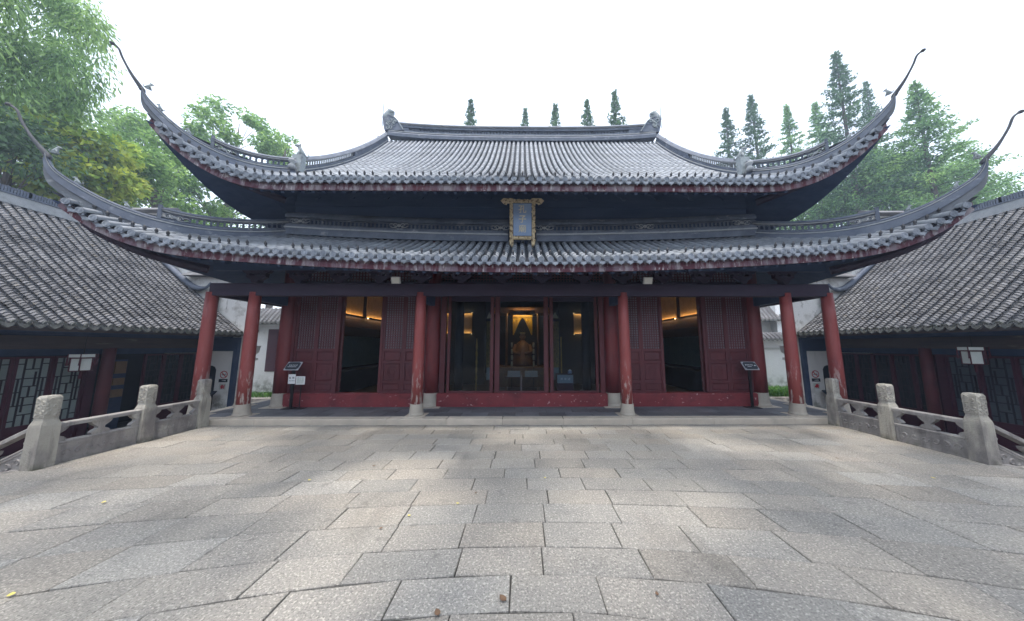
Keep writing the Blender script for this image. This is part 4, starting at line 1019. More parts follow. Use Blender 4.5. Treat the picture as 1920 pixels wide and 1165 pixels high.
    # curled ridge end and finial standing on the roof edge by the wall
    cu = MB().tube(bez([(s * 13.2, YN - 0.12, side_z(13.2) + 0.1), (s * 12.4, YN - 0.12, side_z(12.4) + 0.14), (s * 11.8, YN - 0.12, side_z(11.8) + 0.22), (s * 11.4, YN - 0.12, side_z(11.4) + 0.55), (s * 11.25, YN - 0.12, side_z(11.25) + 0.85)], 5), [0.10] * 12 + [0.085, 0.075, 0.06, 0.05, 0.045, 0.04, 0.035, 0.03, 0.025][:9], 7)
    ob('curled_ridge', cu, 'ridge_tile', roof, True)
    fin = MB().lathe([(0.10, 0), (0.12, 0.05), (0.06, 0.12), (0.12, 0.22), (0.13, 0.28), (0.05, 0.34), (0.05, 0.42), (0.15, 0.46), (0.15, 0.50), (0.03, 0.53)], (s * 11.05, YN - 0.16, side_z(11.05) + 0.03), 10); ob('roof_finial', fin, 'ridge_carving', roof, True)
    # corbel on the wall end
    cb = MB(); pr = [(0.0, 1.75), (-0.42, 1.75), (-0.38, 1.52), (-0.22, 1.40), (-0.24, 1.34), (-0.36, 1.32), (-0.36, 1.24), (-0.20, 1.20), (-0.22, 1.02), (-0.10, 0.98), (-0.26, 0.86), (-0.28, 0.78), (0.0, 0.78)]
    cb.prism([(s * a, b) for a, b in pr], (s * 10.0, YN + 0.05, 0), (1, 0, 0), (0, 0, 1), (0, 1, 0), 0.26); ob('corbel', cb, 'plaster', gw)
    # doorway with dark leaf in the end wall, white reveal panel and dark post
    bx('wall_face', 10.18, 11.3, YN - 0.035, YN - 0.003, -0.66, 1.56, 'plaster', gw)
    arch = [(0, -0.66), (0.56, -0.66), (0.56, 0.92), (0.50, 1.02), (0.40, 1.06), (0, 1.06)]
    ob('doorway', MB().prism([(s * (11.3 - a), b) for a, b in arch], (0, YN - 0.04, 0), (1, 0, 0), (0, 0, 1), (0, -1, 0), 0.008), 'board_black', gw)
    bx('wall_post', 10.02, 10.15, YN - 0.12, YN - 0.005, -0.66, 2.05, 'veil_blue_timber', gw)
    bx('wall_head', 10.16, 11.34, YN - 0.10, YN - 0.005, 1.57, 2.05, 'veil_blue_timber', gw)
    return h
left_hall = side_hall(-1, 'low side hall on the left with weathered small grey tiles and an open doorway')
right_hall = side_hall(1, 'low side hall on the right with weathered small grey tiles and dark closed facade')

# white courtyard walls beyond the porch, with small tiled copings
def tiled_coping(par, x0, x1, y, z, drop=0.34, run=0.42):
    """little pitched roof on a wall running along X, seen from the front"""
    bed = ob('coping', MB().prism([(-run, -0.03), (0.2, -0.03), (0.2, drop + 0.02), (0, drop + 0.02)], (x0, y, z), (0, 1, 0), (0, 0, 1), (1, 0, 0), x1 - x0), 'small_tile', par)
    x = x0 + 0.1; i = 0
    while x < x1:
        mb = MB(); n = 8
        for k in range(n):
            a0, a1 = k / n, (k + 1) / n; vs = []
            for a, dz in ((a0, 0.03), (a1, 0.008)):
                for j in range(5): q = -1 + j / 2; vs.append((x + q * 0.075, y - run * (1 - a) - 0.02, z + drop * a + dz + (1 - q * q) * 0.05))
            mb.add(vs, [(j, j + 1, 6 + j, 5 + j) for j in range(4)] + [(0, 1, 2, 3, 4)])
        ob('tile_row', mb, 'small_tile', bed)
        o = inst('drip_tile', SDRIP, bed, (x + 0.11, y - run - 0.03, z + 0.01), (0, 0, R(-90))); o.scale = (1, 0.9, 0.9)
        x += 0.22; i += 1
    return bed
YW = 15.0
wl = thing('courtyard_wall', 'white plastered wall with a dark window and small tiled roof behind the left columns', 'wall', (-12, YW, GZ))
wb = ob('wall_body', MB().box(-16.0, -8.9, YW, YW + 0.3, GZ - 0.02, 2.89), 'plaster', wl)
ob('window', MB().box(-13.05, -11.95, YW - 0.05, YW - 0.003, 0.46, 2.60), 'dado_maroon', wl)
tiled_coping(wl, -16.0, -8.9, YW, 2.89, 0.78, 0.65)
ob('eave_corbel', MB().prism([(0, 0), (0.6, 0.0), (0.6, 0.1), (0.12, 0.42), (0, 0.42)], (-13.7, YW - 0.6, 2.45), (0, 1, 0), (0, 0, 1), (1, 0, 0), 0.12), 'coping_white', wl)
wr_ = thing('courtyard_wall', 'pale plastered garden wall with two tiled copings behind the right columns', 'wall', (12, YW, GZ))
ob('wall_body', MB().box(9.4, 15.4, YW, YW + 0.35, GZ - 0.02, 2.06), 'plaster', wr_)
ob('string_course', MB().box(9.4, 15.4, YW - 0.05, YW - 0.003, 1.56, 1.66), 'coping_white', wr_)
tiled_coping(wr_, 9.4, 14.9, YW, 2.08, 0.34, 0.42)
ob('upper_wall', MB().box(9.4, 15.0, 16.2, 16.5, GZ, 3.14), 'coping_white', wr_)
tiled_coping(wr_, 9.4, 14.9, 16.2, 3.16, 0.78, 0.6)
ob('end_pier', MB().box(14.1, 15.5, 15.8, 16.8, GZ, 5.0), 'plaster', wr_)
# planting beds
def grass_bed(name, label, x0, x1, y0, y1, z, n, h):
    mb = MB()
    for _ in range(n):
        x, y = rng.uniform(x0, x1), rng.uniform(y0, y1); a = rng.uniform(0, 6.28); l = h * rng.uniform(0.5, 1.2); w_ = rng.uniform(0.012, 0.02)
        dx, dy = math.cos(a), math.sin(a); b = l * rng.uniform(0.2, 0.7)
        mb.add([(x - dy * w_, y + dx * w_, z), (x + dy * w_, y - dx * w_, z), (x + dx * b * .5 + dy * w_ * .8, y + dy * b * .5 - dx * w_ * .8, z + l * .7), (x + dx * b * .5 - dy * w_ * .8, y + dy * b * .5 + dx * w_ * .8, z + l * .7), (x + dx * b, y + dy * b, z + l * 0.85)], [(0, 1, 2, 3), (3, 2, 4)])
    ob(name, mb, 'grass_blade', label=label, kind='stuff', category='grass')
bed = ob('planting_bed', MB().cbox(8.6, 15.0, 13.6, 14.98, GZ, -0.62, 0.02), 'ground_soil', kind='structure')
ob('bed_edge', MB().cbox(8.5, 15.0, 13.46, 13.59, GZ, -0.58, 0.02), 'weathered_stone', bed)
grass_bed('grass', 'lush green lilyturf grass at the foot of the right garden wall', 8.7, 15.0, 13.65, 14.95, -0.64, 7000, 0.44)
bed = ob('planting_bed', MB().cbox(-15.0, -8.6, 13.6, 14.98, GZ, -0.64, 0.02), 'ground_soil', kind='structure')
ob('bed_edge', MB().cbox(-15.0, -8.5, 13.46, 13.59, GZ, -0.60, 0.02), 'weathered_stone', bed)
grass_bed('grass', 'sparse dark moss and grass along the foot of the left white wall', -14.9, -8.7, 13.9, 14.95, -0.66, 1800, 0.20)

# ------------------------------------------------------------------ name board over the entrance
plq = thing('name_plaque', 'upright gilt-framed blue name board with golden characters under the upper eave', 'plaque', (0, 7.62, 4.55))
Z0 = V((0.0, 7.60, 4.62)); vdir = V((0, -0.27, 1)).normalized(); udir = V((1, 0, 0)); ndir = V((0, -1, -0.27)).normalized()
def pl(a, b, c=0.0): return Z0 + udir * a + vdir * b + ndir * c
H_, W_ = 1.06, 0.245
board = ob('board', MB().prism([(-W_, 0.12), (W_, 0.12), (W_, H_ - 0.1), (-W_, H_ - 0.1)], pl(0, 0), udir, vdir, ndir, 0.04), 'plaque_blue', plq)
for k, ch in enumerate('孔子廟'):
    ob('character', text_mb(ch, 0.215, pl(0.0, 0.80 - k * 0.255, 0.042), udir, vdir, ndir, 0.014, 0.0025 if k < 2 else 0.0), 'gold_flat', board)
def frame_bar(name, a0, b0, a1, b1, th):
    """carved gilt bar with leafy lumps"""
    mb = MB(); p0, p1 = V((a0, b0)), V((a1, b1)); n = max(3, int((p1 - p0).length / 0.045))
    mb.tube([pl(*p0, 0.03), pl(*p1, 0.03)], th * 0.8, 6)
    for i in range(n):
        q = p0.lerp(p1, (i + 0.5) / n); w_ = th * rng.uniform(0.6, 1.0); d_ = V((p1 - p0)).normalized(); nn = V((-d_.y, d_.x)) * rng.uniform(-1, 1) * th * 0.6
        mb.ell(pl(q.x + nn.x, q.y + nn.y, 0.05 + rng.uniform(0, 0.02)), (w_ * 0.6, w_ * 0.5, w_ * 0.6), 6, 4)
        an = rng.uniform(0, 6); mb.tube([pl(q.x + th * 0.7 * math.cos(an + t), q.y + th * 0.7 * math.sin(an + t), 0.075) for t in (0, .7, 1.4, 2.1)], 0.009, 4)
    return ob(name, mb, 'gold', plq)
frame_bar('side_frame', -W_ - 0.055, -0.02, -W_ - 0.055, H_ - 0.06, 0.062); frame_bar('side_frame', W_ + 0.055, -0.02, W_ + 0.055, H_ - 0.06, 0.062)
frame_bar('bottom_frame', -W_, 0.055, W_, 0.055, 0.062); frame_bar('top_frame', -W_ - 0.03, H_ - 0.04, W_ + 0.03, H_ - 0.04, 0.06)
for s in (-1, 1):
    leg = MB().tube([pl(s * (W_ + 0.055), 0.02, 0.02), pl(s * (W_ + 0.05), -0.10, 0.03), pl(s * (W_ + 0.02), -0.19, 0.03)], [0.062, 0.055, 0.02], 8); ob('foot', leg, 'gold', plq)
    wing = MB().prism([(s * W_, H_ - 0.09), (s * (W_ + 0.16), H_ - 0.10), (s * (W_ + 0.18), H_ - 0.14), (s * (W_ + 0.26), H_ - 0.11), (s * (W_ + 0.335), H_ - 0.03), (s * (W_ + 0.26), H_ + 0.03), (s * W_, H_ + 0.035)], pl(0, 0, 0.01), udir, vdir, ndir, 0.05); ob('cloud_wing', wing, 'gold', plq)

# ------------------------------------------------------------------ lamps, signs and notices
for s in (-1, 1):
    x = s * 3.06; y = 6.86; z = 3.33
    f = thing('floodlight', 'square white floodlight mounted on the porch beam %s of the name board' % ('left' if s < 0 else 'right'), 'lamp', (x, y, z - 0.1), 'floodlights on the porch beam')
    ax = (V((1, 0, 0)), V((0, 0.94, 0.34)), V((0, -0.34, 0.94)))
    ob('housing', MB().obox((x, y, z), ax, (0.105, 0.03, 0.082)), 'lamp_housing', f)
    ob('lens', MB().obox(V((x, y, z)) - ax[1] * 0.033, ax, (0.09, 0.004, 0.068)), 'lamp_lens', f)
    ob('mounting_arm', MB().tube([(x - 0.115, y, z), (x - 0.115, y + 0.085, z - 0.02), (x + 0.115, y + 0.085, z - 0.02), (x + 0.115, y, z)], 0.008, 5), 'black_metal', f)
def info_stand(x, y, s, label):
    st = thing('information_stand', label, 'sign', (x, y, ZP), 'black information stands on the porch')
    ob('base_plate', MB().cbox(x - 0.17, x + 0.17, y - 0.12, y + 0.12, ZP + 0.004, ZP + 0.02, 0.004), 'black_metal', st)
    ob('post', MB().cbox(x - 0.03, x + 0.03, y - 0.02, y + 0.02, ZP + 0.02, 1.16, 0.004), 'black_metal', st)
    c = V((x - s * 0.0, y - 0.04, 1.22)); U = V((1, 0, 0)); W = V((0, 0.62, 0.785)); N_ = V((0, -0.785, 0.62))
    b = ob('board', MB().obox(c, (U, W, N_), (0.185, 0.125, 0.012)), 'board_edge', st)
    oct_ = [(-0.172, -0.07), (-0.13, -0.112), (0.13, -0.112), (0.172, -0.07), (0.172, 0.07), (0.13, 0.112), (-0.13, 0.112), (-0.172, 0.07)]
    ob('face', MB().prism(oct_, c + N_ * 0.0125, U, W, N_, 0.003), 'board_black', b)
    mb = MB()                                       # the lettering is too small to read: a title row and a rule
    nch = 5 if s < 0 else 6; step = 0.046 if s < 0 else 0.034
    for k in range(nch):
        cx = (k - (nch - 1) / 2) * step - (0.0 if s < 0 else 0.03)
        for q in range(4):
            a = rng.uniform(-0.012, 0.004); l = rng.uniform(0.008, 0.016)
            if q % 2: mb.prism([(cx + a, 0.005 + q * 0.008), (cx + a + l, 0.005 + q * 0.008), (cx + a + l, 0.011 + q * 0.008), (cx + a, 0.011 + q * 0.008)], c + N_ * 0.0158, U, W, N_, 0.002)
            else: mb.prism([(cx + a, 0.002), (cx + a + 0.006, 0.002), (cx + a + 0.006, 0.036), (cx + a, 0.036)], c + N_ * 0.0158, U, W, N_, 0.0016)
    a0, a1 = (-0.12, 0.10) if s < 0 else (-0.09, 0.02)
    mb.prism([(a0, -0.035), (a1, -0.035), (a1, -0.026), (a0, -0.026)], c + N_ * 0.0158, U, W, N_, 0.002)
    if s > 0: mb.prism([(0.09, 0.0), (0.12, -0.02), (0.12, -0.006), (0.15, -0.012), (0.145, 0.004), (0.12, 0.010), (0.12, 0.018)], c + N_ * 0.0158, U, W, N_, 0.002)
    ob('lettering', mb, 'white_print', b)
    return st
stL = info_stand(-6.03, 7.80, -1, 'black information stand with a white notice on its post by the left inner column')
info_stand(6.08, 7.80, 1, 'black information stand with a white arrow on its board by the right inner column')
def sheet(par, x0, x1, z0, z1, y, m='paper', name='notice_sheet'): return ob(name, MB().box(x0, x1, y - 0.004, y, z0, z1), m, par)
sh = sheet(stL, -6.13, -5.945, 0.765, 1.01, 7.765)
def strokes(par, cx, cz, w_, h_, y, m='dark_print', n=7, name='lettering'):
    mb = MB()
    for k in range(n):
        if k % 2: z = cz + h_ * rng.uniform(-0.45, 0.45); mb.box(cx - w_ * rng.uniform(.3, .5), cx + w_ * rng.uniform(.3, .5), y - 0.001 - k * 1e-4, y - 0.0002, z - h_ * 0.06, z + h_ * 0.06)
        else: x = cx + w_ * rng.uniform(-0.42, 0.42); mb.box(x - w_ * 0.06, x + w_ * 0.06, y - 0.001 - k * 1e-4, y - 0.0002, cz - h_ * rng.uniform(.3, .5), cz + h_ * rng.uniform(.3, .5))
    return ob(name, mb, m, par)
for k in (-1, 1): strokes(sh, -6.037 + k * 0.04, 0.92, 0.055, 0.055, 7.760)
for k in range(4): strokes(sh, -6.095 + k * 0.039, 0.845, 0.030, 0.030, 7.760, n=5)
ns = thing('notice_stand', 'slim stand holding a pale framed timetable in front of the red sill', 'sign', (-5.79, 7.78, ZP))
ob('base_plate', MB().cbox(-5.95, -5.66, 7.68, 7.88, ZP + 0.004, ZP + 0.02, 0.004), 'black_metal', ns)
ob('post', MB().tube([(-5.80, 7.79, ZP + 0.02), (-5.80, 7.79, 0.80)], 0.012, 8), 'black_metal', ns)
fr = sheet(ns, -5.935, -5.70, 0.745, 0.955, 7.775, 'paper', 'frame'); sheet(fr, -5.915, -5.72, 0.765, 0.935, 7.7695, 'paper_tint', 'sheet')
mb = MB()
for k in range(5): mb.box(-5.91, -5.725, 7.7645, 7.7652, 0.785 + k * 0.032, 0.788 + k * 0.032)
for k in range(3): mb.box(-5.87 + k * 0.05, -5.868 + k * 0.05, 7.7638, 7.7644, 0.77, 0.93)
ob('table_lines', mb, 'dark_print', fr)

def no_smoking(s, label):
    x, y = s * 10.45, YN - 0.042
    t = thing('no_smoking_sign', label, 'sign', (x, y, 0.2), 'no smoking signs on the end walls')
    rot_s = 0.13; n = 24; mb = MB()
    out = [(x + rot_s * math.cos(2 * math.pi * j / n), y, 0.75 + rot_s * math.sin(2 * math.pi * j / n)) for j in range(n)]
    inn = [(x + 0.105 * math.cos(2 * math.pi * j / n), y, 0.75 + 0.105 * math.sin(2 * math.pi * j / n)) for j in range(n)]
    mb.add(out + inn + [(a, y - 0.006, c) for a, b, c in out] + [(a, y - 0.006, c) for a, b, c in inn],
           [(2 * n + j, 2 * n + (j + 1) % n, 3 * n + (j + 1) % n, 3 * n + j) for j in range(n)] + [(j, (j + 1) % n, 2 * n + (j + 1) % n, 2 * n + j) for j in range(n)])
    mb.obox((x, y - 0.004, 0.75), (V((0.707, 0, -0.707)), V((0, 1, 0)), V((0.707, 0, 0.707))), (0.115, 0.003, 0.012)); ob('red_ring', mb, 'red_print', t)
    cig = MB().box(x - 0.075, x + 0.05, y - 0.003, y - 0.0005, 0.735, 0.757); cig.box(x + 0.056, x + 0.078, y - 0.003, y - 0.0005, 0.735, 0.757)
    cig.tube([(x + 0.06, y - 0.002, 0.765), (x + 0.05, y - 0.002, 0.785), (x + 0.066, y - 0.002, 0.805)], 0.004, 4); ob('cigarette', cig, 'dark_print', t)
    lb = ob('caption_plate', MB().box(x - 0.15, x + 0.15, y - 0.005, y, 0.49, 0.60), 'board_black', t)
    strokes(lb, x + 0.02, 0.545, 0.16, 0.03, y - 0.0052, 'white_print', 9)
    pp = ob('red_notice', MB().box(x - 0.11, x + 0.11, y - 0.004, y, 0.24, 0.44), 'paper_tint', t); strokes(pp, x, 0.34, 0.16, 0.15, y - 0.0045, 'red_print', 12)
no_smoking(-1, 'round no smoking sign with black caption on the white end wall behind the left columns')
no_smoking(1, 'round no smoking sign with black caption on the white end wall behind the right columns')
def lectern(s, label):
    x, y = s * 10.62, YN - 0.42; t = thing('lectern_sign', label, 'sign', (x, y, -0.62), 'dark lectern signs by the side halls')
    for q in (-0.09, 0.09): ob('leg', MB().cbox(x + q - 0.03, x + q + 0.03, y - 0.03, y + 0.03, -0.64, 0.04, 0.004), 'black_metal', t)
    U = V((1, 0, 0)); W = V((0, 0.75, 0.66)); N_ = V((0, -0.66, 0.75)); c = V((x, y - 0.02, 0.10))
    b = ob('board', MB().obox(c, (U, W, N_), (0.27, 0.19, 0.014)), 'board_black', t)
    mb = MB()
    for k in range(6): mb.prism([(-0.17 + k * 0.045, 0.02), (-0.14 + k * 0.045, 0.02), (-0.14 + k * 0.045, 0.05), (-0.17 + k * 0.045, 0.05)], c + N_ * 0.0142, U, W, N_, 0.002)
    mb.prism([(0.13, 0.0), (0.19, 0.03), (0.17, 0.05), (0.12, 0.03)], c + N_ * 0.0142, U, W, N_, 0.002); ob('lettering', mb, 'white_print', b)
lectern(-1, 'dark lectern sign on two legs below the no smoking sign, left'); lectern(1, 'dark lectern sign below the no smoking sign, right, mostly behind a post')
def lantern(s, y, z, label):
    x = s * 10.55; t = thing('palace_lantern', label, 'lantern', (x, y, z - 0.2), 'lanterns hanging in front of the side halls')
    R0 = 0.17
    def ringp(r, zz): return [(x + r * math.cos(math.pi / 3 * k + 0.3), y + r * math.sin(math.pi / 3 * k + 0.3), zz) for k in range(6)]
    fr = MB()
    for k in range(6):
        a, b = ringp(R0, z - 0.17)[k], ringp(R0, z + 0.13)[k]; fr.tube([a, b], 0.012, 5)
        c, d_ = ringp(R0, z - 0.17)[(k + 1) % 6], ringp(R0, z + 0.13)[(k + 1) % 6]; fr.tube([a, c], 0.012, 5); fr.tube([b, d_], 0.012, 5)
        e = ringp(R0 * 1.25, z + 0.14)[k]; e2 = ringp(R0 * 1.25, z + 0.23)[k]; f_ = ringp(R0 * 1.25, z + 0.14)[(k + 1) % 6]; fr.tube([e, f_], 0.01, 5); fr.tube([e, e2], 0.01, 5)
        fr.tube([e, (e[0], e[1], e[2] - 0.18)], [0.012, 0.02], 5)
    ob('frame', fr, 'lantern_red', t)
    for k in range(6):
        A, B = ringp(R0 * 0.96, z - 0.16), ringp(R0 * 0.96, z + 0.12); k2 = (k + 1) % 6
        ob('pane', MB().add([A[k], A[k2], B[k2], B[k]], [(0, 1, 2, 3)]), 'paper_tint' if k in ((2, 3) if s > 0 else (4, 5)) else 'lantern_dim', t)
        A, B = ringp(R0 * 1.22, z + 0.15), ringp(R0 * 1.22, z + 0.22); ob('top_pane', MB().add([A[k], A[k2], B[k2], B[k]], [(0, 1, 2, 3)]), 'paper_tint' if k in ((2, 3) if s > 0 else (4, 5)) else 'lantern_dim', t)
    ob('cord', MB().tube([(x, y, z + 0.13), (x, y, 1.99 if z < 1.95 else z + 0.4)], 0.008, 5), 'black_metal', t)
    ob('tassel', MB().tube([(x, y, z - 0.17), (x, y, z - 0.22), (x, y, z - 0.36)], [0.01, 0.025, 0.02], 6), 'lantern_red', t)
lantern(-1, 7.10, 1.33, 'red-framed palace lantern with white panes hanging before the left side hall')
lantern(1, 6.72, 1.50, 'red-framed palace lantern with white panes hanging before the right side hall')
# brass pole and boards inside the open leaf of the left hall
bp = thing('display_rack', 'tan boards beside a golden pole in the open doorway of the left hall', 'rack', (-11.7, 8.6, -0.62))
ob('pole', MB().tube([(-11.62, 8.32, -0.6), (-11.62, 8.32, 1.30)], 0.022, 8), 'brass', bp)
for z0, z1 in ((0.95, 1.30), (0.62, 0.82), (0.28, 0.50)): ob('board', MB().box(-11.78, -11.75, 8.56, 8.80, z0, z1), 'dim_board', bp)
ob('stand', MB().box(-11.80, -11.781, 8.55, 8.83, -0.62, 1.35), 'veil_blue_timber', bp)

# ------------------------------------------------------------------ things inside the hall
def lit_panel(x0, x1, z0, z1, y, label, grp):
    t = thing('lit_wall_panel', label, 'wall panel', ((x0 + x1) / 2, y, z0), grp)
    ob('board', MB().box(x0, x1, y, y + 0.03, z0, z1), 'panel_wood', t)
    for z, q in ((z0 - 0.04, -0.004), (z1 + 0.012, 0.0)):
        ob('light_strip', MB().box(x0, x1, y - 0.07, y - 0.03, z, z + 0.02), 'warm_strip', t); ob('lip', MB().box(x0, x1, y - 0.10, y - 0.075, z - 0.02, z + 0.035), 'veil_blue_timber', t)
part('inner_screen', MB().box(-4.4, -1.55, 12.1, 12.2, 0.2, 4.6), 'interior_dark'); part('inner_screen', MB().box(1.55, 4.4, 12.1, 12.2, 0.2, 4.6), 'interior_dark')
lit_panel(-2.53, -2.10, 2.27, 3.10, 12.02, 'warm backlit panel inside, left of the shrine', 'backlit panels beside the shrine')
lit_panel(2.16, 2.56, 2.25, 3.08, 12.02, 'warm backlit panel inside, right of the shrine', 'backlit panels beside the shrine')
lit_panel(-3.30, -3.02, 2.27, 3.10, 12.02, 'narrow sliver of a backlit panel near the left door post inside', 'backlit panels beside the shrine')
for s in (-1, 1):
    t = thing('lit_wall_panel', 'long warm glowing calligraphy panel high on the %s end wall inside' % ('left' if s < 0 else 'right'), 'wall panel', (s * 6.4, 11.5, 2.8), 'glowing panels on the end walls')
    for y0, y1 in ((9.4, 11.55), (11.85, 14.2)):
        b = ob('board', MB().box(min(s * 6.40, s * 6.43), max(s * 6.40, s * 6.43), y0, y1, 2.92, 4.30), 'panel_wood', t)
        ob('light_strip', MB().box(min(s * 6.33, s * 6.37), max(s * 6.33, s * 6.37), y0, y1, 2.86, 2.885), 'warm_strip', t); ob('lip', MB().box(min(s * 6.28, s * 6.32), max(s * 6.28, s * 6.32), y0, y1, 2.83, 2.90), 'veil_blue_timber', t)
        ob('light_strip', MB().box(min(s * 6.33, s * 6.37), max(s * 6.33, s * 6.37), y0, y1, 4.32, 4.34), 'warm_strip', t)
    c = thing('display_case', 'dark glass display case with a faint landscape painting, %s bay' % ('left' if s < 0 else 'right'), 'showcase', (s * 6.1, 11.5, 0.2), 'display cases along the end walls')
    ob('cabinet', MB().box(min(s * 5.9, s * 6.42), max(s * 5.9, s * 6.42), 9.2, 14.4, 0.2, 0.9), 'interior_dark', c)
    ob('painting', MB().box(min(s * 6.30, s * 6.33), max(s * 6.30, s * 6.33), 9.4, 14.2, 1.0, 2.1), 'panel_dim' if 'panel_dim' in MATS else 'banner_base', c)
    ob('glass', MB().box(min(s * 5.9, s * 5.908), max(s * 5.9, s * 5.908), 9.2, 14.4, 0.9, 2.4), 'door_glass', c)
# shrine with curtains and seated statue
shr = thing('shrine', 'dark carved shrine with parted yellow curtains around the statue, centre of the hall', 'shrine', (0, 11.6, 0.2))
ob('pedestal', MB().cbox(-1.05, 1.05, 11.2, 12.4, 0.2, 0.95, 0.03), 'statue_robe', shr)
ob('back_panel', MB().box(-0.9, 0.9, 12.3, 12.36, 0.95, 3.4), 'interior_dark', shr)
for x in (-0.62, 0.62, -0.98, 0.98): ob('pillar', MB().lathe([(0.045, 0.95), (0.045, 3.2)], (x, 11.3, 0), 8), 'statue_robe', shr)
ob('canopy', MB().box(-1.1, 1.1, 11.2, 12.4, 3.02, 3.25), 'statue_robe', shr)
ob('fret_border', MB().box(-0.38, 0.40, 11.26, 11.28, 2.83, 2.95), 'brass', shr)
for s in (-1, 1):
    mb = MB(); rows = []
    for k in range(9):
        v = k / 8; z = lerp(2.83, 2.17, v); inner = lerp(0.02, 0.34, v ** 0.8); outer = 0.38
        rows.append([(0.01 + s * lerp(inner, outer, j / 10), 11.27 + 0.025 * math.cos(j * 2.2), z) for j in range(11)])
    ob('curtain', mb.grid(rows), 'curtain_yellow', shr, True)
ob('fill_tube', MB().box(-0.36, 0.38, 11.02, 11.06, 2.985, 3.01), 'shrine_fill', shr); ob('tube_screen', MB().box(-0.5, 0.5, 10.97, 11.0, 2.93, 3.10), 'statue_robe', shr); ob('fill_tube', MB().box(-0.5, 0.5, 11.32, 11.36, 2.975, 3.0), 'shrine_fill', shr)  # unseen fill tubes added to brighten the curtains; a board hides the front one
stt = thing('seated_statue', 'seated robed statue with a beaded crown inside the shrine', 'statue', (0, 11.75, 0.95))
body = MB().lathe([(0.44, 0.0), (0.46, 0.12), (0.40, 0.30), (0.30, 0.55), (0.29, 0.75), (0.22, 0.90), (0.09, 0.98), (0.085, 1.03)], (0.01, 11.8, 0.97), 14)
for s in (-1, 1): body.tube([(0.01 + s * 0.24, 11.78, 1.78), (0.01 + s * 0.36, 11.68, 1.50), (0.01 + s * 0.08, 11.48, 1.42)], [0.10, 0.11, 0.07], 8)
ob('robe', body, 'statue_robe', stt, True)
hd = MB().ell((0.01, 11.76, 2.12), (0.105, 0.12, 0.15), 12, 8); hd.ell((0.01, 11.645, 2.11), (0.02, 0.03, 0.03), 6, 4)
for s in (-1, 1): hd.ell((0.01 + s * 0.11, 11.77, 2.11), (0.02, 0.03, 0.05), 6, 4)
ob('head', hd, 'statue_skin', stt, True)
ob('crown', MB().box(-0.10, 0.12, 11.60, 11.92, 2.26, 2.285).lathe([(0.10, 0.12), (0.09, 0.15)], (0.01, 11.76, 2.10), 10), 'brass', stt)
for s in (-1, 1):
    x = 0.02 + s * 0.41; t = thing('candle_stand', 'tiered golden lamp pole standing %s before the shrine' % ('left' if s < 0 else 'right'), 'lamp', (x, 11.0, 0.2), 'golden tiered poles before the shrine')
    ob('pole', MB().tube([(x, 11.0, 0.2), (x, 11.0, 1.95)], 0.012, 6), 'black_metal', t)
    for k in range(4): ob('lamp_tier', MB().lathe([(0.02, 0), (0.035, 0.02), (0.04, 0.10), (0.035, 0.18), (0.015, 0.20)], (x, 11.0, 0.98 + k * 0.235), 8), 'gold_flat', t, True)
alt = thing('altar_table', 'low altar table with pale cloth and open albums before the shrine', 'table', (0, 10.2, 0.2))
ob('table_top', MB().box(-0.60, 0.60, 10.0, 10.5, 0.66, 0.70), 'statue_robe', alt)
for s in (-1, 1):
    ob('album', MB().obox((0.01 + s * 0.30, 10.15, 0.78), (V((1, 0, 0)), V((0, 0.8, 0.6)), V((0, -0.6, 0.8))), (0.22, 0.16, 0.01)), 'table_cloth', alt)
    for yy in (10.03, 10.47): ob('leg', MB().box(s * 0.55 - 0.03, s * 0.55 + 0.03, yy - 0.03, yy + 0.03, 0.2, 0.66), 'statue_robe', alt)
for s, x0, x1 in ((-1, -1.30, -1.12), (1, 1.07, 1.33)):
    t = thing('hanging_banner', 'long golden brocade banner hanging %s of the shrine' % ('left' if s < 0 else 'right'), 'banner', ((x0 + x1) / 2, 10.5, 0.5), 'brocade banners beside the shrine')
    ob('cloth', MB().box(x0, x1, 10.50, 10.515, 0.98, 2.64), 'banner_brocade', t); ob('top_knot', MB().prism([(x0, 2.75), (x1, 2.75), ((x0 + x1) / 2, 2.98)], (0, 10.5, 0), (1, 0, 0), (0, 0, 1), (0, 1, 0), 0.03), 'gold_flat', t)
    ob('tail', MB().box(x0 + 0.02, x1 - 0.02, 10.505, 10.512, 0.55, 0.978), 'banner_base', t); ob('hanging_rod', MB().tube([(x0 - 0.1, 10.52, 2.75), (x1 + 0.1, 10.52, 2.75)], 0.012, 6), 'black_metal', t)
don = thing('donation_box', 'dark box with a pale lettered front behind the right glass door', 'box', (1.33, 9.0, 0.2))
ob('case', MB().cbox(1.07, 1.56, 9.0, 9.4, 0.2, 0.88, 0.02), 'dado_maroon', don)
dp = ob('front_plate', MB().box(1.07, 1.56, 8.985, 8.998, 0.62, 0.87), 'table_cloth', don)
for k in range(3): strokes(dp, 1.21 + k * 0.11, 0.745, 0.075, 0.085, 8.984, 'white_print', 8)
cup = thing('blue_jar', 'small blue jar with a pale lid on the donation box', 'jar', (1.48, 9.1, 0.885))
ob('jar_body', MB().lathe([(0.05, 0.885), (0.07, 0.92), (0.06, 0.98)], (1.48, 9.1, 0), 10), 'plaque_blue', cup, True); ob('lid', MB().lathe([(0.065, 0.982), (0.03, 1.01), (0.01, 1.03)], (1.48, 9.1, 0), 10), 'paper_tint', cup, True)
pol = thing('ritual_staff', 'thin upright golden staff behind the right glass door', 'staff', (1.30, 9.7, 0.2))
ob('shaft', MB().tube([(1.30, 9.7, 0.24), (1.30, 9.7, 2.05)], 0.022, 8), 'brass', pol); ob('foot', MB().lathe([(0.10, 0.2), (0.10, 0.23), (0.03, 0.25)], (1.30, 9.7, 0), 10), 'brass', pol)
pol = thing('ritual_staff', 'knotted pale golden staff behind the left glass door', 'staff', (-1.52, 9.7, 0.2))
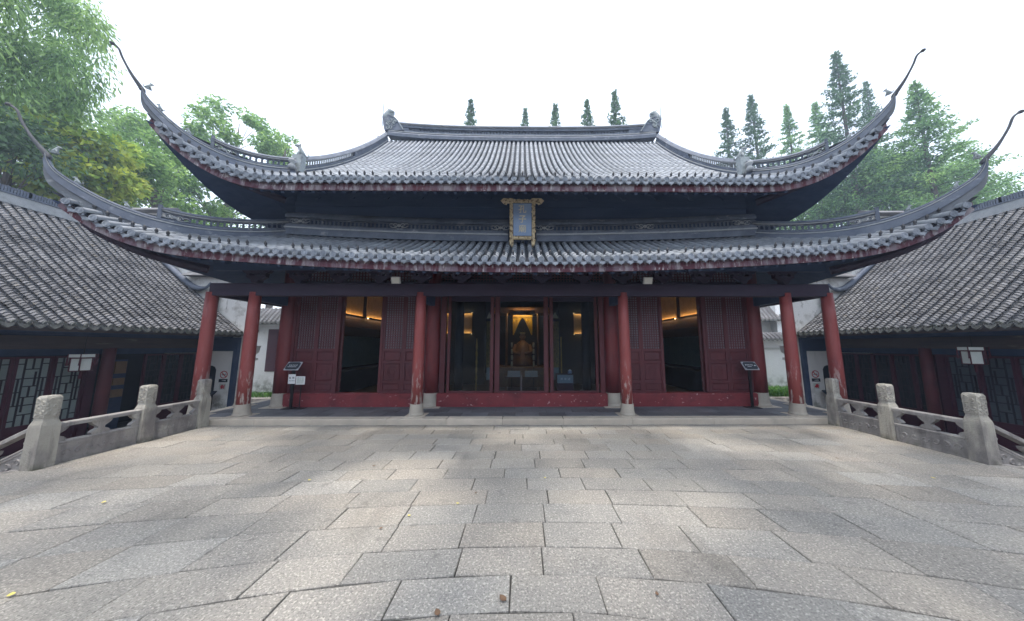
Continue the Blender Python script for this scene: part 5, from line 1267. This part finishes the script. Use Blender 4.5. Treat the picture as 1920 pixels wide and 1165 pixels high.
ob('shaft', MB().lathe([(0.03, 0.24)] + [(0.022 + 0.018 * (k % 2), 0.3 + k * 0.13) for k in range(13)] + [(0.01, 2.0)], (-1.52, 9.7, 0), 8), 'brass', pol); ob('foot', MB().lathe([(0.10, 0.2), (0.10, 0.23), (0.03, 0.25)], (-1.52, 9.7, 0), 10), 'brass', pol)
for s, x in ((-1, -1.95), (1, 1.98)):
    t = thing('stone_drum', 'round pale stone drum on the floor behind the %s end of the glass doors' % ('left' if s < 0 else 'right'), 'stone', (x, 9.0, 0.2), 'stone drums inside the hall')
    ob('drum', MB().lathe([(0.20, 0.2), (0.25, 0.26), (0.25, 0.36), (0.20, 0.42)], (x, 9.0, 0), 16), 'drum_stone', t, True); ob('shaft', MB().lathe([(0.13, 0.42), (0.13, 4.6)], (x, 9.0, 0), 14), 'interior_dark', t, True)
#PART5
# ------------------------------------------------------------------ trees
def leaf_quad(mb, p, d, n, l, w_):
    """folded diamond leaf at p pointing along d"""
    s = d.cross(n)
    if s.length < 1e-4: s = d.orthogonal()
    s.normalize()
    mb.v += [tuple(p), tuple(p + d * l * 0.5 + s * w_), tuple(p + d * l), tuple(p + d * l * 0.5 - s * w_)]
    k = len(mb.v) - 4; mb.f.append((k, k + 1, k + 2, k + 3))
def rv(r): 
    return V((r.gauss(0, 1), r.gauss(0, 1), r.gauss(0, 1))).normalized()
def spire_tree(name, label, x, y, h, crown_h, rad, m, seed, group, ll=0.30, dens=1.0):
    """narrow conifer: whorled rising branches carrying drooping feathery sprays"""
    r = random.Random(seed); t = thing(name, label, 'tree', (x, y, GZ), group)
    tr = MB().tube([(x, y, GZ), (x + r.uniform(-.1, .1), y, GZ + h * 0.4), (x + r.uniform(-.15, .15), y, GZ + h * 0.75), (x, y, GZ + h)], [0.32, 0.24, 0.12, 0.02], 8)
    cr = MB(); z = h; a = r.uniform(0, 6)
    k = 0
    while z > h - crown_h:
        q = (h - z) / crown_h
        L = rad * (0.03 + 0.97 * q ** 1.1) * r.uniform(0.62, 1.12)
        a += 2.4 + r.uniform(-.4, .4); d = V((math.cos(a), math.sin(a), r.uniform(0.0, 0.45) - 0.2 * q)).normalized()
        p0 = V((x, y, GZ + z)); p1 = p0 + d * L
        tr.tube([p0, p1], [0.02 + 0.02 * q, 0.006], 4, False)
        n = int((10 + L * 46) * dens)
        for _ in range(n):
            u = r.uniform(0.12, 1.05) ** 0.8; o_ = rv(r) * (0.05 + 0.13 * L); o_.z *= 0.5; c = p0.lerp(p1, u) + o_
            dd = (d * 0.5 + rv(r) * 0.7 + V((0, 0, -0.25))).normalized()
            leaf_quad(cr, c, dd, rv(r), ll * r.uniform(0.6, 1.3), ll * 0.20)
        z -= r.uniform(0.05, 0.12) * (0.6 + q * 1.2) * (h / 24)
        k += 1
    ob('trunk', tr, 'bark', t, True); ob('crown', cr, m, t)
def broad_tree(name, label, x, y, z0, z1, rad, m, seed, group, n_limb=26, n_leaf=240, ll=0.24, lw=0.34, droop=0.0, clump=0.9, trunk=0.3, limbs=True):
    """spreading tree: limbs end in leaf clumps of different size, with gaps between them"""
    r = random.Random(seed); t = thing(name, label, 'tree', (x, y, GZ), group)
    base = V((x, y, GZ)); zc = (z0 + z1) / 2; hz = (z1 - z0) / 2
    tr = MB().tube([base, V((x + r.uniform(-.3, .3), y, lerp(GZ, z0, 0.7))), V((x + r.uniform(-.3, .3), y, zc)), V((x, y, z1 - hz * 0.3))], [trunk, trunk * 0.8, trunk * 0.5, trunk * 0.12], 8)
    cr = MB()
    for i in range(n_limb):
        while True:
            d = V((r.uniform(-1, 1), r.uniform(-1, 1), r.uniform(-1, 1)))
            if 0.25 < d.length < 1: break
        d = d.normalized() * d.length ** 0.45
        c = V((x + d.x * rad, y + d.y * rad, zc + d.z * hz)); f = V((x, y, lerp(c.z, z0 - 0.3, 0.45)))
        if limbs or i % 6 == 0: tr.tube([f, f.lerp(c, 0.6) + V((0, 0, r.uniform(-.3, .2))), c], [0.04, 0.025, 0.008], 5, False)
        R_ = clump * r.uniform(0.6, 1.25)
        for _ in range(int(n_leaf * r.uniform(0.6, 1.2))):
            v = rv(r); rr = R_ * r.random() ** 0.42
            p = c + V((v.x * rr, v.y * rr, v.z * rr * (0.62 if not droop else 1.0 + droop) - droop * rr * 0.6))
            dd = (v * 0.7 + rv(r) * 0.6 + V((0, 0, -0.25 - droop))).normalized()
            leaf_quad(cr, p, dd, rv(r), ll * r.uniform(0.6, 1.3), ll * lw)
    ob('trunk', tr, 'bark', t, True); ob('crown', cr, m, t)
def at(px, py, Y):
    """pixel of the photograph and depth -> world point, used once to set out the trees"""
    p, yw = R(7), R(0.5)
    fw = V((math.sin(yw) * math.cos(p), math.cos(yw) * math.cos(p), math.sin(p))); rt = V((math.cos(yw), -math.sin(yw), 0)); up = rt.cross(fw)
    d = fw + rt * ((px - 984) / 540) - up * ((py - 582.5) / 540); return V((0, 0, EYE)) + d * (Y / d.y)
G1 = 'conifer spires behind the hall'
spires = [(883, 187, 27, 3.0, 1.3, 'leaf_spire', 'dark conifer spire behind the ridge, left of centre and standing alone'),
          (985, 204, 29, 2.6, 1.0, 'leaf_spire', 'shortest slim conifer tip just above the middle of the main ridge'),
          (1041, 197, 28, 2.8, 1.4, 'leaf_spire', 'second conifer tip right of the ridge centre'),
          (1100, 189, 27, 3.0, 1.4, 'leaf_spire', 'third conifer tip right of the ridge centre'),
          (1152, 172, 26, 4.0, 1.6, 'leaf_spire', 'tallest conifer tip over the right half of the main ridge'),
          (1360, 204, 30, 9, 2.6, 'leaf_spire', 'conifer rising just right of the right ridge end, first of its group'),
          (1407, 180, 28, 9, 2.6, 'leaf_spire', 'conifer behind the beast at the foot of the right gable ridge'),
          (1474, 198, 30, 9, 2.4, 'leaf_spire_pale', 'pale conifer third from the right ridge end'),
          (1527, 194, 31, 10, 3.0, 'leaf_spire_pale', 'pale broad conifer left of the tallest conifer'),
          (1566, 100, 24, 12, 3.6, 'leaf_spire', 'tallest dark conifer behind the right upper roof corner'),
          (1622, 154, 30, 9, 1.8, 'leaf_spire', 'slim conifer top between the tallest conifer and the upper right horn'),
          (1715, 157, 22, 10, 4.4, 'leaf_spire_pale', 'broad conifer between the upper and lower right roof horns')]
for i, (px, py, Y, ch, rad, m, lab) in enumerate(spires):
    p = at(px, py, Y); spire_tree('conifer_tree', lab, p.x, Y, p.z - GZ, max(ch, 3.0) + 4, rad * 1.25, m, 100 + i, G1, 0.27, 1.0)
G2 = 'leafy trees beyond the right side hall'
for i, (px, py, Y, rad, hz, lab) in enumerate([(1590, 355, 25, 3.0, 3.2, 'pale green bushy tree under the tallest conifer'), (1670, 345, 25, 3.0, 3.4, 'pale green bushy tree between the two right roof corners'),
                                               (1500, 400, 27, 3.0, 2.6, 'low pale tree showing under the right upper eave'), (1765, 355, 26, 2.6, 2.6, 'pale tree at the foot of the broad right conifer'), (1835, 395, 26, 2.6, 2.2, 'small round tree just over the right side hall roof')]):
    c = at(px, py, Y); broad_tree('leafy_tree', lab, c.x, Y, c.z - hz, c.z + hz, rad, 'leaf_spire_pale', 200 + i, G2, 38, 330, 0.24, 0.26, 0.2, 1.05)
G3 = 'trees beyond the left side hall'
c = at(-62, 80, 12); broad_tree('redwood_tree', 'huge feathery drooping tree filling the top left corner', c.x, 12, c.z - 4.2, c.z + 7, 3.6, 'leaf_redwood', 301, G3, 170, 360, 0.30, 0.13, 1.0, 0.75, 0.30, False)
c = at(40, 300, 13); broad_tree('leafy_tree', 'dark dense tree at the left edge above the side hall ridge', c.x - 0.5, 13, c.z - 5.0, c.z + 2.4, 3.6, 'leaf_dark', 302, G3, 40, 330, 0.26, 0.25, 0.3, 1.1)
c = at(160, 310, 15); broad_tree('magnolia_tree', 'yellow-green broad-leaved tree between the two left roof horns', c.x, 15, c.z - 3.2, c.z + 1.6, 2.3, 'leaf_magnolia', 303, G3, 34, 190, 0.36, 0.30, 0.0, 0.85)
c = at(300, 345, 20); broad_tree('leafy_tree', 'fresh green tree under the left upper roof corner', c.x, 20, c.z - 4.5, c.z + 3.6, 3.7, 'leaf_camphor', 304, G3, 46, 300, 0.28, 0.28, 0.0, 1.15)
c = at(270, 285, 24); broad_tree('leafy_tree', 'pale green tree peeking left of the left upper eave', c.x, 24, c.z - 3.5, c.z + 2.6, 3.2, 'leaf_camphor', 305, G3, 44, 240, 0.26, 0.28, 0.1, 1.0, 0.2, False)
c = at(445, 262, 26); broad_tree('leafy_tree', 'open-crowned tree standing above the left hip ridge', c.x, 26, c.z - 4.5, c.z + 2.8, 4.2, 'leaf_camphor', 306, G3, 62, 190, 0.28, 0.30, 0.0, 0.85, 0.2, False)
c = at(535, 290, 27); broad_tree('leafy_tree', 'small thin tree behind the beast on the left gable ridge', c.x, 27, c.z - 3, c.z + 1.7, 2.0, 'leaf_camphor', 307, G3, 20, 120, 0.28, 0.30, 0.0, 0.7)
c = at(420, 385, 24); broad_tree('leafy_tree', 'low green tree filling the gap between the two left eaves', c.x, 24, c.z - 4, c.z + 2.0, 4.0, 'leaf_spire_pale', 308, G3, 34, 240, 0.28, 0.28, 0.1, 1.1)
# the trees over the terrace that throw the dappled shade (behind and above the camera)
for i, (x, y, cx, cy, cz, rad, hz, n) in enumerate([(-9.4, -1.2, -4.6, 0.8, 14.0, 4.0, 2.6, 34), (9.6, -0.6, 4.8, 1.6, 14.5, 4.0, 2.6, 34), (0.5, -6.5, 0.3, -0.2, 15.5, 3.4, 2.2, 22)]):
    lab = ['tall tree left of the terrace, out of the picture', 'tall tree right of the terrace, out of the picture', 'tall tree behind the camera, out of the picture'][i]
    r = random.Random(400 + i); t = thing('shade_tree', lab, 'tree', (x, y, GZ), 'trees shading the terrace')
    tr = MB().tube(bez([(x, y, GZ), (x * 0.97, y, 5), (lerp(x, cx, 0.5), lerp(y, cy, 0.5), 10), (cx, cy, cz)], 4), [lerp(0.35, 0.08, k / 12) for k in range(13)], 8); cr = MB()
    for k in range(n):
        d = V((r.uniform(-1, 1), r.uniform(-1, 1), r.uniform(-1, 1))); c = V((cx + d.x * rad, cy + d.y * rad, cz + d.z * hz))
        tr.tube([(cx, cy, cz - 1), c], [0.06, 0.01], 4, False)
        for _ in range(85):
            v = rv(r); leaf_quad(cr, c + v * 1.0 * r.random() ** 0.5, rv(r), rv(r), 0.38 * r.uniform(0.6, 1.3), 0.12)
    ob('trunk', tr, 'bark', t, True); ob('crown', cr, 'leaf_camphor', t)

# unseen range added behind the camera to cut low sky light off the porch
gh = thing('sky_blocker', 'unseen low range added behind the viewer to block low sky light', 'building', (0, -12, GZ))
ob('wall', MB().box(-18, 18, -12.6, -12.2, GZ - 0.02, 4.2), 'plaster_stained', gh)
ob('roof', MB().prism([(-11.0, 3.6), (-11.1, 3.45), (-12.4, 4.2), (-13.7, 3.45), (-13.8, 3.6), (-12.4, 6.6)], (-18.5, 0, 0), (0, 1, 0), (0, 0, 1), (1, 0, 0), 37), 'small_tile', gh)
for x_ in (-15, -9, -3, 3, 9, 15): ob('column', MB().lathe([(0.14, GZ), (0.13, 3.6)], (x_, -11.4, 0), 12), 'side_column', gh, True)
ob('gate', MB().box(-2.2, 2.2, -12.19, -12.12, GZ, 3.0), 'dado_maroon', gh)
# ------------------------------------------------------------------ fallen leaves on the paving
def fallen(px, py, m, lab, size):
    g = at(px, py, 1.0); k = EYE / (EYE - g.z); x, y = g.x * k, k
    r = random.Random(int(px * 7 + py)); a = r.uniform(0, 6.28); mb = MB(); n = 6; pts = []
    for i in range(n + 1):
        t = i / n; wd = size * 0.32 * math.sin(math.pi * t) ** 0.8; z = 0.012 + 0.25 * size * (t - 0.5) ** 2
        for q in (-1, 0, 1):
            lx, ly = (t - 0.5) * size, q * wd
            pts.append((x + lx * math.cos(a) - ly * math.sin(a), y + lx * math.sin(a) + ly * math.cos(a), z + abs(q) * 0.05 * size))
    mb.grid([pts[i * 3:i * 3 + 3] for i in range(n + 1)])
    ob('fallen_leaf', mb, m, None, True, label=lab, category='leaf', group='leaves fallen on the paving')
for px, py, m, lab, sz in [(767, 969, 'fallen_yellow', 'small yellow leaf lying on the paving left of the middle', 0.05), (858, 946, 'fallen_yellow', 'pale yellow leaf on a paving joint near the middle', 0.05),
                           (943, 1126, 'fallen_brown', 'curled brown leaf on the nearest middle slab', 0.09), (892, 926, 'fallen_brown', 'tiny brown leaf just left of the terrace centre line', 0.05),
                           (20, 1119, 'fallen_yellow', 'yellow leaf in the bottom left corner of the paving', 0.07), (194, 944, 'fallen_yellow', 'greenish yellow leaf near the left handrail', 0.07),
                           (820, 1153, 'fallen_brown', 'brown leaf on the bottom edge of the paving', 0.08), (1022, 898, 'fallen_yellow', 'yellow leaf right of the centre line', 0.05),
                           (714, 993, 'fallen_brown', 'small brown leaf on a slab left of the yellow leaf', 0.05), (1232, 1117, 'fallen_brown', 'dark brown leaf on a near right slab', 0.05),
                           (1750, 898, 'fallen_yellow', 'yellow leaf before the right balustrade', 0.06), (1570, 861, 'fallen_brown', 'reddish leaf at mid right of the terrace', 0.06),
                           (701, 875, 'fallen_brown', 'dark leaf on the middle distance paving at left', 0.06), (580, 902, 'fallen_yellow', 'dull yellow leaf left among the middle slabs', 0.06)]:
    fallen(px, py, m, lab, sz * 0.75)

# ------------------------------------------------------------------ damp summer air
hz = bpy.data.materials.new('haze_air'); hz.use_nodes = True
for n in list(hz.node_tree.nodes):
    if n.type == 'BSDF_PRINCIPLED': hz.node_tree.nodes.remove(n)
pv = hz.node_tree.nodes.new('ShaderNodeVolumePrincipled'); pv.inputs['Color'].default_value = (0.66, 0.80, 1.0, 1); pv.inputs['Density'].default_value = 0.0027
pv.inputs['Anisotropy'].default_value = 0.2
hz.node_tree.links.new(pv.outputs[0], hz.node_tree.nodes['Material Output'].inputs['Volume']); MATS['haze_air'] = hz
ob('haze', MB().box(-48, 48, -14, 48, GZ - 1.2, 34), 'haze_air', loc=(0, 15, GZ - 1.2), kind='stuff', label='thin bluish summer haze in the air')
